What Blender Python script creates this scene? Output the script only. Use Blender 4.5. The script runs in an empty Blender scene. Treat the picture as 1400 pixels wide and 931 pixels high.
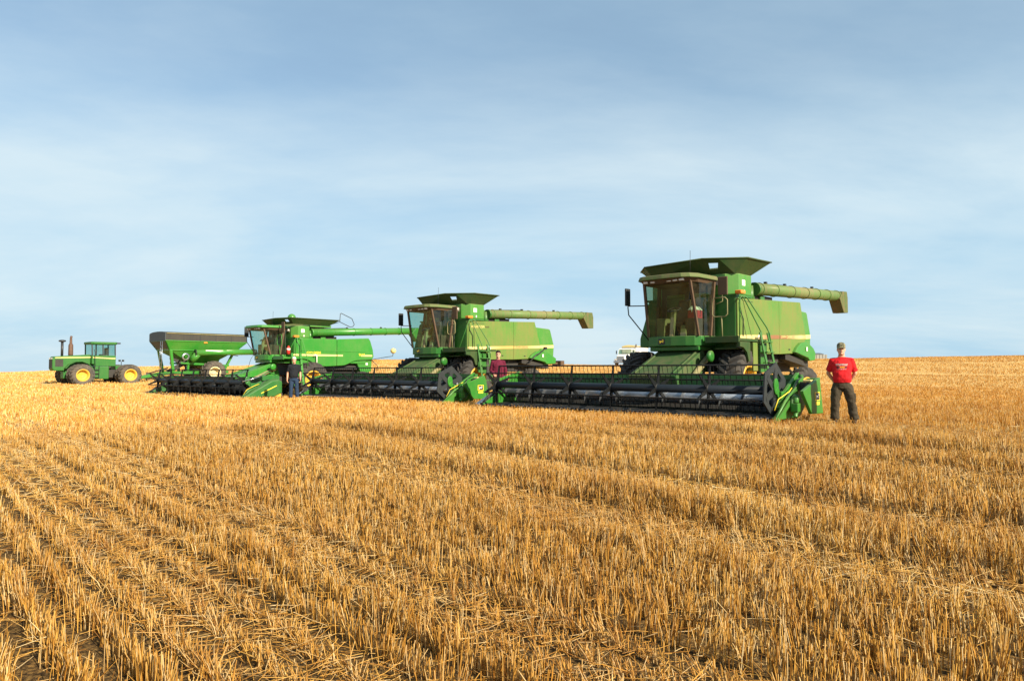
import bpy, bmesh, math, random
import numpy as np
from mathutils import Vector, Matrix

R = math.radians
scene = bpy.context.scene
COL = scene.collection
random.seed(7)
rng = np.random.default_rng(11)

# ------------------------------------------------------------------ camera
cam_data = bpy.data.cameras.new("camera")
cam = bpy.data.objects.new("camera", cam_data)
COL.objects.link(cam)
cam_data.sensor_width = 36.0
cam_data.lens = 36.0 * 950.0 / 1400.0
cam_data.clip_start = 0.05
cam_data.clip_end = 9000.0
cam.location = (0.0, 0.0, 1.35)
cam.rotation_euler = (R(90.0 + 2.381), 0.0, 0.0)
scene.camera = cam

# ------------------------------------------------------------------ light
SUN_EL = 29.0
SUN_TO = Vector((0.70, -0.714, 0.0)).normalized()      # towards the sun, seen from above
sun_vec = Vector((SUN_TO.x * math.cos(R(SUN_EL)), SUN_TO.y * math.cos(R(SUN_EL)), math.sin(R(SUN_EL))))
sd = bpy.data.lights.new("sun", 'SUN')
sd.energy = 5.0
sd.angle = R(0.6)
sd.color = (1.0, 0.88, 0.68)
sun = bpy.data.objects.new("sun", sd)
COL.objects.link(sun)
sun.rotation_euler = sun_vec.to_track_quat('Z', 'Y').to_euler()
sun.location = (20, -20, 30)

world = bpy.data.worlds.new("World")
scene.world = world
world.use_nodes = True
wn, wl = world.node_tree.nodes, world.node_tree.links
for n in list(wn):
    wn.remove(n)
w_out = wn.new('ShaderNodeOutputWorld')
w_bg = wn.new('ShaderNodeBackground')
w_sky = wn.new('ShaderNodeTexSky')
w_sky.sky_type = 'NISHITA'
w_sky.sun_disc = False
w_sky.sun_elevation = R(SUN_EL)
w_sky.sun_rotation = math.atan2(SUN_TO.x, SUN_TO.y)
w_sky.air_density = 1.0
w_sky.dust_density = 1.2
w_sky.ozone_density = 2.2
w_sky.altitude = 300
w_bg.inputs['Strength'].default_value = 0.071


def wnode(t, **kw):
    n = wn.new(t)
    for k, v in kw.items():
        setattr(n, k, v)
    return n


def wmath(op, a, b=None, clamp=False):
    n = wnode('ShaderNodeMath', operation=op, use_clamp=clamp)
    for i, v in enumerate((a, b)):
        if v is None:
            continue
        if isinstance(v, (int, float)):
            n.inputs[i].default_value = v
        else:
            wl.new(v, n.inputs[i])
    return n.outputs[0]


# thin cloud layer: the view direction is carried up to a flat layer and drives noise there
w_tc = wnode('ShaderNodeTexCoord')
w_sep = wnode('ShaderNodeSeparateXYZ')
wl.new(w_tc.outputs['Generated'], w_sep.inputs[0])
zz = wmath('MAXIMUM', w_sep.outputs['Z'], 0.0)
den = wmath('ADD', zz, 0.16)
cx = wmath('DIVIDE', w_sep.outputs['X'], den)
cy = wmath('DIVIDE', w_sep.outputs['Y'], den)
w_comb = wnode('ShaderNodeCombineXYZ')
wl.new(cx, w_comb.inputs[0])
wl.new(cy, w_comb.inputs[1])
w_map = wnode('ShaderNodeMapping')
w_map.inputs['Rotation'].default_value = (0, 0, R(18))
w_map.inputs['Location'].default_value = (3.1, 1.7, 0.4)
w_map.inputs['Scale'].default_value = (0.42, 0.70, 1.0)
wl.new(w_comb.outputs[0], w_map.inputs['Vector'])
w_n1 = wnode('ShaderNodeTexNoise')
w_n1.inputs['Scale'].default_value = 1.0
w_n1.inputs['Detail'].default_value = 8.0
w_n1.inputs['Roughness'].default_value = 0.58
w_n1.inputs['Distortion'].default_value = 0.25
wl.new(w_map.outputs[0], w_n1.inputs['Vector'])
w_r = wnode('ShaderNodeValToRGB')
w_r.color_ramp.elements[0].position = 0.30
w_r.color_ramp.elements[0].color = (0.46, 0.46, 0.46, 1)
w_r.color_ramp.elements[1].position = 0.66
w_r.color_ramp.elements[1].color = (0.92, 0.92, 0.92, 1)
wl.new(w_n1.outputs['Fac'], w_r.inputs['Fac'])
# the layer is seen edge-on and so thicker towards the horizon
low = wmath('MULTIPLY', wmath('SUBTRACT', 1.0, wmath('MULTIPLY', zz, 2.6), True), 0.62)
cover = wmath('ADD', wmath('MULTIPLY', w_r.outputs['Color'], 0.80), low, True)
cover = wmath('MINIMUM', cover, 0.93)
w_cc = wnode('ShaderNodeValToRGB')
w_cc.color_ramp.elements[0].position = 0.38
w_cc.color_ramp.elements[0].color = (3.45, 5.15, 6.35, 1)
w_cc.color_ramp.elements[1].position = 0.63
w_cc.color_ramp.elements[1].color = (5.0, 6.1, 6.65, 1)
wl.new(w_n1.outputs['Fac'], w_cc.inputs['Fac'])
w_mix = wnode('ShaderNodeMix', data_type='RGBA')
wl.new(cover, w_mix.inputs['Factor'])
wl.new(w_sky.outputs[0], w_mix.inputs['A'])
wl.new(w_cc.outputs[0], w_mix.inputs['B'])
wl.new(w_mix.outputs['Result'], w_bg.inputs['Color'])
wl.new(w_bg.outputs[0], w_out.inputs['Surface'])

scene.view_settings.view_transform = 'Standard'
scene.view_settings.look = 'None'
scene.view_settings.exposure = 0.98
scene.view_settings.gamma = 1.0
scene.view_settings.use_curve_mapping = False
scene.cycles.max_bounces = 8
scene.cycles.transparent_max_bounces = 16


# ------------------------------------------------------------------ tagging
def tag(o, label=None, cat=None, group=None, kind=None):
    if label:
        o["label"] = label
    if cat:
        o["category"] = cat
    if group:
        o["group"] = group
    if kind:
        o["kind"] = kind
    return o


def thing(name, loc, ang, label, cat, group=None):
    o = bpy.data.objects.new(name, None)
    o.empty_display_size = 0.3
    o.location = loc
    o.rotation_euler = (0, 0, ang)
    COL.objects.link(o)
    return tag(o, label, cat, group)


# ------------------------------------------------------------------ mesh builder
class MB:
    def __init__(s):
        s.v, s.f, s.sm, s.mi = [], [], [], []

    def add(s, verts, faces, smooth=False, mi=0):
        b = len(s.v)
        s.v += [Vector(p) for p in verts]
        for f in faces:
            s.f.append([b + i for i in f])
            s.sm.append(smooth)
            s.mi.append(mi)
        return s

    def box(s, a, b, M=None, mi=0):
        x0, y0, z0 = a
        x1, y1, z1 = b
        vs = [Vector(p) for p in ((x0, y0, z0), (x1, y0, z0), (x1, y1, z0), (x0, y1, z0),
                                  (x0, y0, z1), (x1, y0, z1), (x1, y1, z1), (x0, y1, z1))]
        if M is not None:
            vs = [M @ p for p in vs]
        return s.add(vs, [(3, 2, 1, 0), (4, 5, 6, 7), (0, 1, 5, 4), (1, 2, 6, 5), (2, 3, 7, 6), (3, 0, 4, 7)], mi=mi)

    def hexa(s, bot, top, mi=0):
        """two matching rings of n points joined into a closed solid"""
        n = len(bot)
        fs = [list(range(n))[::-1], list(range(n, 2 * n))]
        for i in range(n):
            j = (i + 1) % n
            fs.append((i, j, n + j, n + i))
        return s.add(list(bot) + list(top), fs, mi=mi)

    def prism_xz(s, pts, y0, y1, mi=0):
        a = [(x, y0, z) for x, z in pts]
        b = [(x, y1, z) for x, z in pts]
        return s.hexa(a, b, mi)

    def prism_yz(s, pts, x0, x1, mi=0):
        return s.hexa([(x0, y, z) for y, z in pts], [(x1, y, z) for y, z in pts], mi)

    def prism_xy(s, pts, z0, z1, mi=0):
        return s.hexa([(x, y, z0) for x, y in pts], [(x, y, z1) for x, y in pts], mi)

    def bar(s, a, b, w, h, up=(0, 0, 1), mi=0):
        """box of section w x h from a to b"""
        a, b = Vector(a), Vector(b)
        d = (b - a).normalized()
        up = Vector(up)
        sd_ = d.cross(up)
        if sd_.length < 1e-4:
            sd_ = d.cross(Vector((1, 0, 0)))
        sd_.normalize()
        u = sd_.cross(d)
        q = [sd_ * (w / 2) * i + u * (h / 2) * j for i, j in ((-1, -1), (1, -1), (1, 1), (-1, 1))]
        return s.hexa([a + p for p in q], [b + p for p in q], mi)

    def tube(s, path, r, n=10, cap=True, mi=0, smooth=True):
        path = [Vector(p) for p in path]
        rs = r if isinstance(r, (list, tuple)) else [r] * len(path)
        rings = []
        prev = None
        for i, p in enumerate(path):
            if i == 0:
                d = path[1] - p
            elif i == len(path) - 1:
                d = p - path[i - 1]
            else:
                d = (path[i + 1] - p).normalized() + (p - path[i - 1]).normalized()
            d.normalize()
            if prev is None:
                a = d.cross(Vector((0, 0, 1)))
                if a.length < 1e-3:
                    a = d.cross(Vector((1, 0, 0)))
            else:
                a = prev - d * prev.dot(d)
            a.normalize()
            prev = a
            b = d.cross(a)
            rings.append([p + (a * math.cos(t) + b * math.sin(t)) * rs[i]
                          for t in [2 * math.pi * k / n for k in range(n)]])
        return s.loft(rings, cap, smooth, mi)

    def loft(s, rings, cap=True, smooth=True, mi=0, closed=True):
        n = len(rings[0])
        vs = [p for r_ in rings for p in r_]
        fs = []
        for i in range(len(rings) - 1):
            for k in range(n if closed else n - 1):
                j = (k + 1) % n
                fs.append((i * n + k, i * n + j, (i + 1) * n + j, (i + 1) * n + k))
        s.add(vs, fs, smooth, mi)
        if cap and closed:
            b = len(s.v) - len(vs)
            s.f.append([b + k for k in range(n)][::-1]); s.sm.append(False); s.mi.append(mi)
            o = b + (len(rings) - 1) * n
            s.f.append([o + k for k in range(n)]); s.sm.append(False); s.mi.append(mi)
        return s

    def lathe_y(s, prof, c, n=36, mi=0, closed=False):
        """profile of (radius, y) turned about the y axis through c"""
        rings = []
        for r_, y in prof:
            rings.append([(c[0] + r_ * math.cos(2 * math.pi * k / n), c[1] + y, c[2] + r_ * math.sin(2 * math.pi * k / n))
                          for k in range(n)])
        if closed:
            rings.append(rings[0])
        return s.loft(rings, False, True, mi)

    def ball(s, c, r, n=12, m=8, mi=0):
        rx, ry, rz = r if isinstance(r, (tuple, list)) else (r, r, r)
        rings = []
        for i in range(m + 1):
            t = math.pi * (i / m) * 0.98 + 0.01 * math.pi
            rings.append([(c[0] + rx * math.sin(t) * math.cos(2 * math.pi * k / n),
                           c[1] + ry * math.sin(t) * math.sin(2 * math.pi * k / n),
                           c[2] - rz * math.cos(t)) for k in range(n)])
        return s.loft(rings, True, True, mi)

    def build(s, name, mats, parent=None, bevel=0.0, seg=2):
        me = bpy.data.meshes.new(name)
        me.from_pydata([tuple(p) for p in s.v], [], s.f)
        if not isinstance(mats, (list, tuple)):
            mats = [mats]
        for m in mats:
            me.materials.append(m)
        me.polygons.foreach_set('use_smooth', s.sm)
        me.polygons.foreach_set('material_index', s.mi)
        me.update()
        bm = bmesh.new()
        bm.from_mesh(me)
        bmesh.ops.recalc_face_normals(bm, faces=bm.faces)
        bm.to_mesh(me)
        bm.free()
        o = bpy.data.objects.new(name, me)
        COL.objects.link(o)
        if parent is not None:
            o.parent = parent
        if bevel:
            b = o.modifiers.new('bevel', 'BEVEL')
            b.width = bevel
            b.segments = seg
            b.limit_method = 'ANGLE'
            b.angle_limit = R(40)
        return o


def text_obj(body, height, width, mat, parent, origin, xdir, ydir, name='lettering', depth=0.004):
    """lettering as mesh, fitted into width x height, lying in the plane of xdir and ydir"""
    cu = bpy.data.curves.new(name, 'FONT')
    cu.body = body
    cu.extrude = depth
    cu.align_x = 'LEFT'
    tmp = bpy.data.objects.new(name, cu)
    COL.objects.link(tmp)
    dg = bpy.context.evaluated_depsgraph_get()
    dg.update()
    me = bpy.data.meshes.new_from_object(tmp.evaluated_get(dg))
    bpy.data.objects.remove(tmp)
    xs = [v.co.x for v in me.vertices]
    ys = [v.co.y for v in me.vertices]
    x0, x1, y0, y1 = min(xs), max(xs), min(ys), max(ys)
    X, Y = Vector(xdir).normalized(), Vector(ydir).normalized()
    Z = X.cross(Y)
    o3 = Vector(origin)
    for v in me.vertices:
        c = v.co.copy()
        v.co = o3 + X * ((c.x - x0) / (x1 - x0) * width) + Y * ((c.y - y0) / (y1 - y0) * height) + Z * c.z
    me.materials.clear()
    me.materials.append(mat)
    o = bpy.data.objects.new(name, me)
    COL.objects.link(o)
    o.parent = parent
    return o


# ------------------------------------------------------------------ materials
def new_mat(name):
    m = bpy.data.materials.new(name)
    m.use_nodes = True
    nt = m.node_tree
    return m, nt, nt.nodes['Principled BSDF']


def mixrgb(nt, fac, a, b, blend='MIX'):
    n = nt.nodes.new('ShaderNodeMix')
    n.data_type = 'RGBA'
    n.blend_type = blend
    for sock, v in ((n.inputs['Factor'], fac), (n.inputs['A'], a), (n.inputs['B'], b)):
        if isinstance(v, (int, float)):
            sock.default_value = v
        elif isinstance(v, tuple):
            sock.default_value = (*v[:3], 1)
        else:
            nt.links.new(v, sock)
    return n.outputs['Result']


def nmath(nt, op, a, b=None, clamp=False):
    n = nt.nodes.new('ShaderNodeMath')
    n.operation = op
    n.use_clamp = clamp
    for i, v in enumerate((a, b)):
        if v is None:
            continue
        if isinstance(v, (int, float)):
            n.inputs[i].default_value = v
        else:
            nt.links.new(v, n.inputs[i])
    return n.outputs[0]


def noise(nt, scale, detail=3.0, rough=0.55, vec=None, sc=None, distort=0.0):
    tc = nt.nodes.new('ShaderNodeTexCoord')
    n = nt.nodes.new('ShaderNodeTexNoise')
    n.inputs['Scale'].default_value = scale
    n.inputs['Detail'].default_value = detail
    n.inputs['Roughness'].default_value = rough
    n.inputs['Distortion'].default_value = distort
    src = vec if vec is not None else tc.outputs['Object']
    if sc:
        mp = nt.nodes.new('ShaderNodeMapping')
        mp.inputs['Scale'].default_value = sc
        nt.links.new(src, mp.inputs['Vector'])
        src = mp.outputs[0]
    nt.links.new(src, n.inputs['Vector'])
    return n.outputs['Fac']


def ramp(nt, fac, p0, p1, c0=(0, 0, 0), c1=(1, 1, 1)):
    n = nt.nodes.new('ShaderNodeValToRGB')
    n.color_ramp.elements[0].position = p0
    n.color_ramp.elements[0].color = (*c0, 1)
    n.color_ramp.elements[1].position = p1
    n.color_ramp.elements[1].color = (*c1, 1)
    nt.links.new(fac, n.inputs['Fac'])
    return n.outputs['Color']


DUST = (0.30, 0.225, 0.125)


def paint(name, base, rough=0.42, dust=0.3, dcol=DUST, metallic=0.0, coat=0.06, top=0.5, dscale=1.3, bump=0.0):
    """painted sheet metal under chaff dust: dust in broad patches, in run-down streaks and on ledges"""
    m, nt, b = new_mat(name)
    b.inputs['Specular IOR Level'].default_value = 0.35
    big = ramp(nt, noise(nt, dscale, 5, 0.6), 0.35, 0.68)
    fine = ramp(nt, noise(nt, 9.0, 4, 0.65), 0.3, 0.75)
    streak = ramp(nt, noise(nt, 3.0, 3, 0.6, sc=(2.4, 2.4, 0.25)), 0.42, 0.72)
    geo = nt.nodes.new('ShaderNodeNewGeometry')
    sep = nt.nodes.new('ShaderNodeSeparateXYZ')
    nt.links.new(geo.outputs['Normal'], sep.inputs[0])
    up = nmath(nt, 'MULTIPLY', nmath(nt, 'MAXIMUM', sep.outputs['Z'], 0.0), top)
    f = nmath(nt, 'ADD', nmath(nt, 'MULTIPLY', big, 0.55), nmath(nt, 'MULTIPLY', fine, 0.25))
    f = nmath(nt, 'ADD', f, nmath(nt, 'MULTIPLY', streak, 0.3))
    f = nmath(nt, 'MULTIPLY', f, dust)
    f = nmath(nt, 'ADD', f, up, True)
    tone = mixrgb(nt, noise(nt, 0.9, 2), tuple(c * 0.86 for c in base), tuple(min(1, c * 1.12) for c in base))
    nt.links.new(mixrgb(nt, f, tone, dcol), b.inputs['Base Color'])
    rr = nmath(nt, 'ADD', nmath(nt, 'MULTIPLY', f, 0.5), rough, True)
    nt.links.new(rr, b.inputs['Roughness'])
    b.inputs['Metallic'].default_value = metallic
    b.inputs['Coat Weight'].default_value = coat
    b.inputs['Coat Roughness'].default_value = 0.25
    bp = nt.nodes.new('ShaderNodeBump')
    bp.inputs['Strength'].default_value = 0.10
    bp.inputs['Distance'].default_value = 0.03
    nt.links.new(noise(nt, 1.7, 2), bp.inputs['Height'])
    nt.links.new(bp.outputs[0], b.inputs['Normal'])
    return m


def plain(name, base, rough=0.6, metallic=0.0, var=0.25, scale=14.0, spec=0.4):
    m, nt, b = new_mat(name)
    b.inputs['Specular IOR Level'].default_value = spec
    n = noise(nt, scale, 4, 0.6)
    nt.links.new(mixrgb(nt, n, tuple(c * (1 - var) for c in base), tuple(min(1, c * (1 + var)) for c in base)),
                 b.inputs['Base Color'])
    b.inputs['Roughness'].default_value = rough
    b.inputs['Metallic'].default_value = metallic
    return m


def glass_mat(name, tint, gloss=0.10):
    m, nt, b = new_mat(name)
    nt.nodes.remove(b)
    out = nt.nodes['Material Output']
    tr = nt.nodes.new('ShaderNodeBsdfTransparent')
    tr.inputs['Color'].default_value = (*tint, 1)
    gl = nt.nodes.new('ShaderNodeBsdfGlossy')
    gl.inputs['Roughness'].default_value = 0.04
    gl.inputs['Color'].default_value = (0.8, 0.95, 0.92, 1)
    df = nt.nodes.new('ShaderNodeBsdfDiffuse')
    df.inputs['Color'].default_value = (0.33, 0.27, 0.17, 1)
    fr = nt.nodes.new('ShaderNodeLayerWeight')
    fr.inputs['Blend'].default_value = 0.5
    f = nmath(nt, 'ADD', nmath(nt, 'MULTIPLY', nmath(nt, 'POWER', fr.outputs['Facing'], 4.0), 0.6), gloss, True)
    mx = nt.nodes.new('ShaderNodeMixShader')
    nt.links.new(f, mx.inputs[0])
    nt.links.new(tr.outputs[0], mx.inputs[1])
    nt.links.new(gl.outputs[0], mx.inputs[2])
    # a film of chaff dust on the panes
    mx2 = nt.nodes.new('ShaderNodeMixShader')
    dn = nmath(nt, 'MULTIPLY', ramp(nt, noise(nt, 3.0, 5, 0.6), 0.35, 0.75), 0.09)
    nt.links.new(dn, mx2.inputs[0])
    nt.links.new(mx.outputs[0], mx2.inputs[1])
    nt.links.new(df.outputs[0], mx2.inputs[2])
    nt.links.new(mx2.outputs[0], out.inputs['Surface'])
    return m


M = {}
G = (0.030, 0.215, 0.028)
M['green_a'] = paint('worn green paint', (0.010, 0.125, 0.014), dust=0.14, top=0.25)
M['roof_a'] = paint('dirty roof paint', (0.050, 0.140, 0.025), rough=0.6, dust=0.9, dcol=(0.16, 0.125, 0.070), top=0.4, coat=0.05)
M['panel_a'] = paint('sun faded green panel paint', (0.060, 0.190, 0.022), rough=0.5, dust=0.9, dcol=(0.190, 0.160, 0.048), top=0.3, dscale=0.6, coat=0.1)
M['hood_a'] = paint('faded green hood paint', (0.030, 0.195, 0.018), rough=0.45, dust=0.24, top=0.3, coat=0.15)
M['deck_a'] = paint('dusty tank paint', (0.012, 0.055, 0.009), rough=0.6, dust=0.40, top=0.3, dcol=(0.13, 0.095, 0.040), coat=0)
M['shield_c'] = paint('header paint darkened as shade', (0.010, 0.115, 0.020), rough=0.4, dust=0.12, top=0.1)  # darker copy of the header green, with shading put into the colour
M['auger_a'] = paint('dusty auger paint', (0.045, 0.185, 0.022), rough=0.5, dust=1.0, dcol=(0.20, 0.150, 0.080), top=0.25, dscale=0.45)
M['spout_a'] = paint('dusty spout paint', (0.035, 0.10, 0.018), rough=0.6, dust=1.3, dcol=(0.15, 0.105, 0.055), top=0.2, coat=0)
M['green_b'] = paint('bright green paint', (0.015, 0.190, 0.016), rough=0.36, dust=0.16, top=0.12, coat=0.18)
M['green_h'] = paint('header green paint', (0.010, 0.160, 0.012), rough=0.38, dust=0.16, top=0.15, coat=0.12)
M['green_dk'] = paint('dark green sheet', (0.012, 0.110, 0.022), rough=0.45, dust=0.15, top=0.2)
M['feeder'] = paint('scuffed feeder paint with shade', (0.010, 0.080, 0.014), rough=0.6, dust=0.7, dcol=(0.15, 0.105, 0.06), top=0.0, dscale=2.0, coat=0)  # brown scuffs over a base darkened to paint in the cab's shade
M['black'] = plain('black painted steel', (0.022, 0.024, 0.027), 0.45)
M['reel'] = plain('reel steel', (0.008, 0.009, 0.010), 0.5, 0.0, 0.3, 6, 0.15)
M['reel_tube'] = plain('reel tube steel', (0.012, 0.017, 0.024), 0.4, 0.0, 0.3, 5, 0.2)
M['plate'] = plain('grey reel end plate', (0.028, 0.032, 0.034), 0.55, 0.0, 0.25, 6, 0.2)
M['steel'] = plain('worn steel', (0.34, 0.37, 0.41), 0.33, 0.85, 0.3, 8)
M['chrome'] = plain('chromed rod', (0.7, 0.7, 0.7), 0.2, 1.0, 0.1)
M['dark'] = plain('greasy underside', (0.030, 0.028, 0.025), 0.7, 0, 0.5, 5)
M['rubber'] = paint('tyre rubber', (0.022, 0.023, 0.026), rough=0.75, dust=0.32, dcol=(0.16, 0.13, 0.09), top=0.05, coat=0, dscale=2.5)
M['rubber_d'] = paint('dusty tyre rubber', (0.035, 0.034, 0.034), rough=0.8, dust=0.6, dcol=(0.20, 0.165, 0.12), top=0.05, coat=0, dscale=2.5)
M['rim'] = paint('yellow wheel paint', (0.62, 0.36, 0.022), rough=0.45, dust=0.4, top=0.1)
M['rim_w'] = paint('cream wheel paint', (0.66, 0.57, 0.34), rough=0.45, dust=0.3, top=0.1)
M['yellow'] = plain('yellow decal', (0.80, 0.60, 0.045), 0.5, 0, 0.08)
M['cream'] = plain('cream decal', (0.66, 0.52, 0.20), 0.5, 0, 0.08)
M['white'] = plain('white decal', (0.80, 0.78, 0.70), 0.5, 0, 0.06)
M['amber'] = plain('amber lens', (0.75, 0.22, 0.03), 0.3, 0, 0.1)
M['red'] = plain('red enamel', (0.52, 0.035, 0.028), 0.4, 0, 0.1)
M['glass'] = glass_mat('cab glass', (0.58, 0.80, 0.74), 0.05)
M['glass_dk'] = glass_mat('tinted cab glass', (0.54, 0.66, 0.54), 0.04)
M['trim'] = plain('cab lining', (0.040, 0.046, 0.040), 0.8, 0, 0.3, 6)
M['brown'] = plain('brown cab trim', (0.085, 0.050, 0.028), 0.7, 0, 0.25, 6)
M['seat'] = plain('brown seat fabric', (0.055, 0.042, 0.032), 0.85)
M['lampglass'] = plain('lamp lens', (0.55, 0.50, 0.44), 0.25, 0.2, 0.1)
M['pale_glass'] = plain('acrylic pane', (0.62, 0.70, 0.74), 0.25)
M['tan'] = paint('dusty tan tubing', (0.13, 0.14, 0.05), rough=0.6, dust=0.8, dcol=(0.34, 0.27, 0.15), top=0.2)
M['orange'] = plain('orange plastic', (0.70, 0.22, 0.02), 0.45)

# stripe decals: a printed fade from cream to bronze and back along the panel
def stripe_mat(name, bronze, x0, x1, x2):
    m, nt, b = new_mat(name)
    tc = nt.nodes.new('ShaderNodeTexCoord')
    sp = nt.nodes.new('ShaderNodeSeparateXYZ')
    nt.links.new(tc.outputs['Object'], sp.inputs[0])
    mr = nt.nodes.new('ShaderNodeMapRange')
    mr.inputs['From Min'].default_value = x0
    mr.inputs['From Max'].default_value = x2
    nt.links.new(sp.outputs['X'], mr.inputs['Value'])
    rp = nt.nodes.new('ShaderNodeValToRGB')
    e = rp.color_ramp.elements
    e[0].position, e[0].color = 0.0, (0.42, 0.26, 0.07, 1)
    e[1].position, e[1].color = 1.0, (0.66, 0.52, 0.20, 1)
    k = e.new(0.10); k.color = (0.68, 0.54, 0.21, 1)
    k = e.new(0.30); k.color = (*bronze, 1)
    k = e.new(0.60); k.color = (*bronze, 1)
    k = e.new(0.80); k.color = (0.67, 0.53, 0.21, 1)
    nt.links.new(mr.outputs[0], rp.inputs['Fac'])
    nt.links.new(mixrgb(nt, nmath(nt, 'MULTIPLY', noise(nt, 5, 4), 0.2), rp.outputs['Color'], DUST), b.inputs['Base Color'])
    b.inputs['Roughness'].default_value = 0.5
    return m
# ------------------------------------------------------------------ the field
ROW_U = np.array([-0.68, 0.733])          # the drill rows run this way over the ground
ROW_V = np.array([0.733, 0.68])
AZK = np.array([-180, -70, -36.4, -33.3, -28.0, -21.2, -11.3, -6.0, 0.0, 7.8, 22.8, 30.0, 36.4, 70, 180.0])
ELK = np.array([-8, -8, -5.5, -2.5, 3.0, 4.0, 12.5, 12.0, 7.0, 5.0, 13.0, 15.5, 18.0, 14, -8.0]) / 950.0
ELK = ELK * np.cos(np.radians(np.clip(AZK, -60, 60)))
CREST = 105.0


def sstep(a, b, x):
    t = np.clip((x - a) / (b - a), 0, 1)
    return t * t * (3 - 2 * t)


def ground_z(x, y):
    x = np.asarray(x, float)
    y = np.asarray(y, float)
    r = np.hypot(x, y)
    az = np.degrees(np.arctan2(x, y))
    base = 0.12 * sstep(4, 14, r)
    base = base - 0.22 * np.exp(-((x + 12.5) ** 2 + (y - 38.0) ** 2) / 70.0)
    base = base + 0.05 * np.exp(-((x + 31) ** 2 + (y - 52.0) ** 2) / 120.0)
    zc = 1.35 + CREST * np.interp(az, AZK, ELK)
    t = sstep(48, CREST, r)
    z = base * (1 - t) + zc * t
    # past the crest the land falls away
    d = np.maximum(r - CREST, 0)
    z = z - 0.0009 * np.minimum(d, 60) ** 2 - np.maximum(d - 60, 0) * 0.035
    return z


def vnoise(x, y, seed=0):
    """smooth value noise for arrays"""
    xi, yi = np.floor(x), np.floor(y)
    fx, fy = x - xi, y - yi
    fx, fy = fx * fx * (3 - 2 * fx), fy * fy * (3 - 2 * fy)

    def h(a, b):
        q = np.sin(a * 127.1 + b * 311.7 + seed * 74.7) * 43758.5453
        return q - np.floor(q)
    return ((h(xi, yi) * (1 - fx) + h(xi + 1, yi) * fx) * (1 - fy)
            + (h(xi, yi + 1) * (1 - fx) + h(xi + 1, yi + 1) * fx) * fy)


# ground sheet, rings about the camera out past the horizon
rad = np.concatenate([np.array([0.0]), np.geomspace(0.6, 30, 60), np.linspace(31, 125, 95), np.geomspace(130, 4500, 40)])
naz = 240
azs = np.linspace(0, 2 * math.pi, naz, endpoint=False)
gv, gf = [], []
for r_ in rad[1:]:
    xs, ys = r_ * np.sin(azs), r_ * np.cos(azs)
    zs_ = ground_z(xs, ys)
    gv += list(zip(xs, ys, zs_))
gv.append((0, 0, float(ground_z(0.0, 0.0))))
ci = len(gv) - 1
for k in range(naz):
    gf.append((ci, (k + 1) % naz, k))
for i in range(len(rad) - 2):
    for k in range(naz):
        j = (k + 1) % naz
        gf.append((i * naz + k, i * naz + j, (i + 1) * naz + j, (i + 1) * naz + k))
gm = bpy.data.meshes.new('field')
gm.from_pydata([tuple(map(float, p)) for p in gv], [], gf)
gm.polygons.foreach_set('use_smooth', [True] * len(gf))
gm.update()
bm_ = bmesh.new(); bm_.from_mesh(gm)
bmesh.ops.recalc_face_normals(bm_, faces=bm_.faces)
if sum(f.normal.z for f in bm_.faces) < 0:
    bmesh.ops.reverse_faces(bm_, faces=bm_.faces)
bm_.to_mesh(gm); bm_.free()
field = bpy.data.objects.new('field', gm)
COL.objects.link(field)
tag(field, 'harvested wheat field rising to a low crest', kind='structure')
m, nt, b = new_mat('field soil and chaff')
tc = nt.nodes.new('ShaderNodeTexCoord')
pos = tc.outputs['Object']
# chaff lies thinner where the sheet is seen close by, so the near ground reads as soil between the rows
ln = nt.nodes.new('ShaderNodeVectorMath'); ln.operation = 'LENGTH'
nt.links.new(pos, ln.inputs[0])
far = nt.nodes.new('ShaderNodeMapRange')
far.inputs['From Min'].default_value = 9
far.inputs['From Max'].default_value = 34
nt.links.new(ln.outputs['Value'], far.inputs['Value'])
rotn = nt.nodes.new('ShaderNodeMapping')
rotn.inputs['Rotation'].default_value = (0, 0, R(-47))
rotn.inputs['Scale'].default_value = (0.35, 0.08, 1)
nt.links.new(pos, rotn.inputs['Vector'])
band = noise(nt, 1.0, 4, 0.6, vec=rotn.outputs[0])
chaff = ramp(nt, noise(nt, 38.0, 4, 0.7, vec=pos), 0.42, 0.62)
soil = mixrgb(nt, noise(nt, 9.0, 5, 0.65, vec=pos), (0.018, 0.011, 0.006), (0.055, 0.032, 0.014))
near_c = mixrgb(nt, nmath(nt, 'MULTIPLY', chaff, 0.5), soil, (0.42, 0.245, 0.075))
far_c = mixrgb(nt, ramp(nt, band, 0.3, 0.7), (0.54, 0.325, 0.105), (0.76, 0.53, 0.22))
far_c = mixrgb(nt, nmath(nt, 'MULTIPLY', ramp(nt, noise(nt, 3.0, 4, 0.6, vec=pos), 0.35, 0.7), 0.4), far_c, (0.34, 0.19, 0.055))
nt.links.new(mixrgb(nt, far.outputs[0], near_c, far_c), b.inputs['Base Color'])
b.inputs['Roughness'].default_value = 0.95
b.inputs['Specular IOR Level'].default_value = 0.1
bp = nt.nodes.new('ShaderNodeBump')
bp.inputs['Strength'].default_value = 0.9
bp.inputs['Distance'].default_value = 0.05
nt.links.new(noise(nt, 12.0, 5, 0.7, vec=pos), bp.inputs['Height'])
nt.links.new(bp.outputs[0], b.inputs['Normal'])
gm.materials.append(m)

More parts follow.
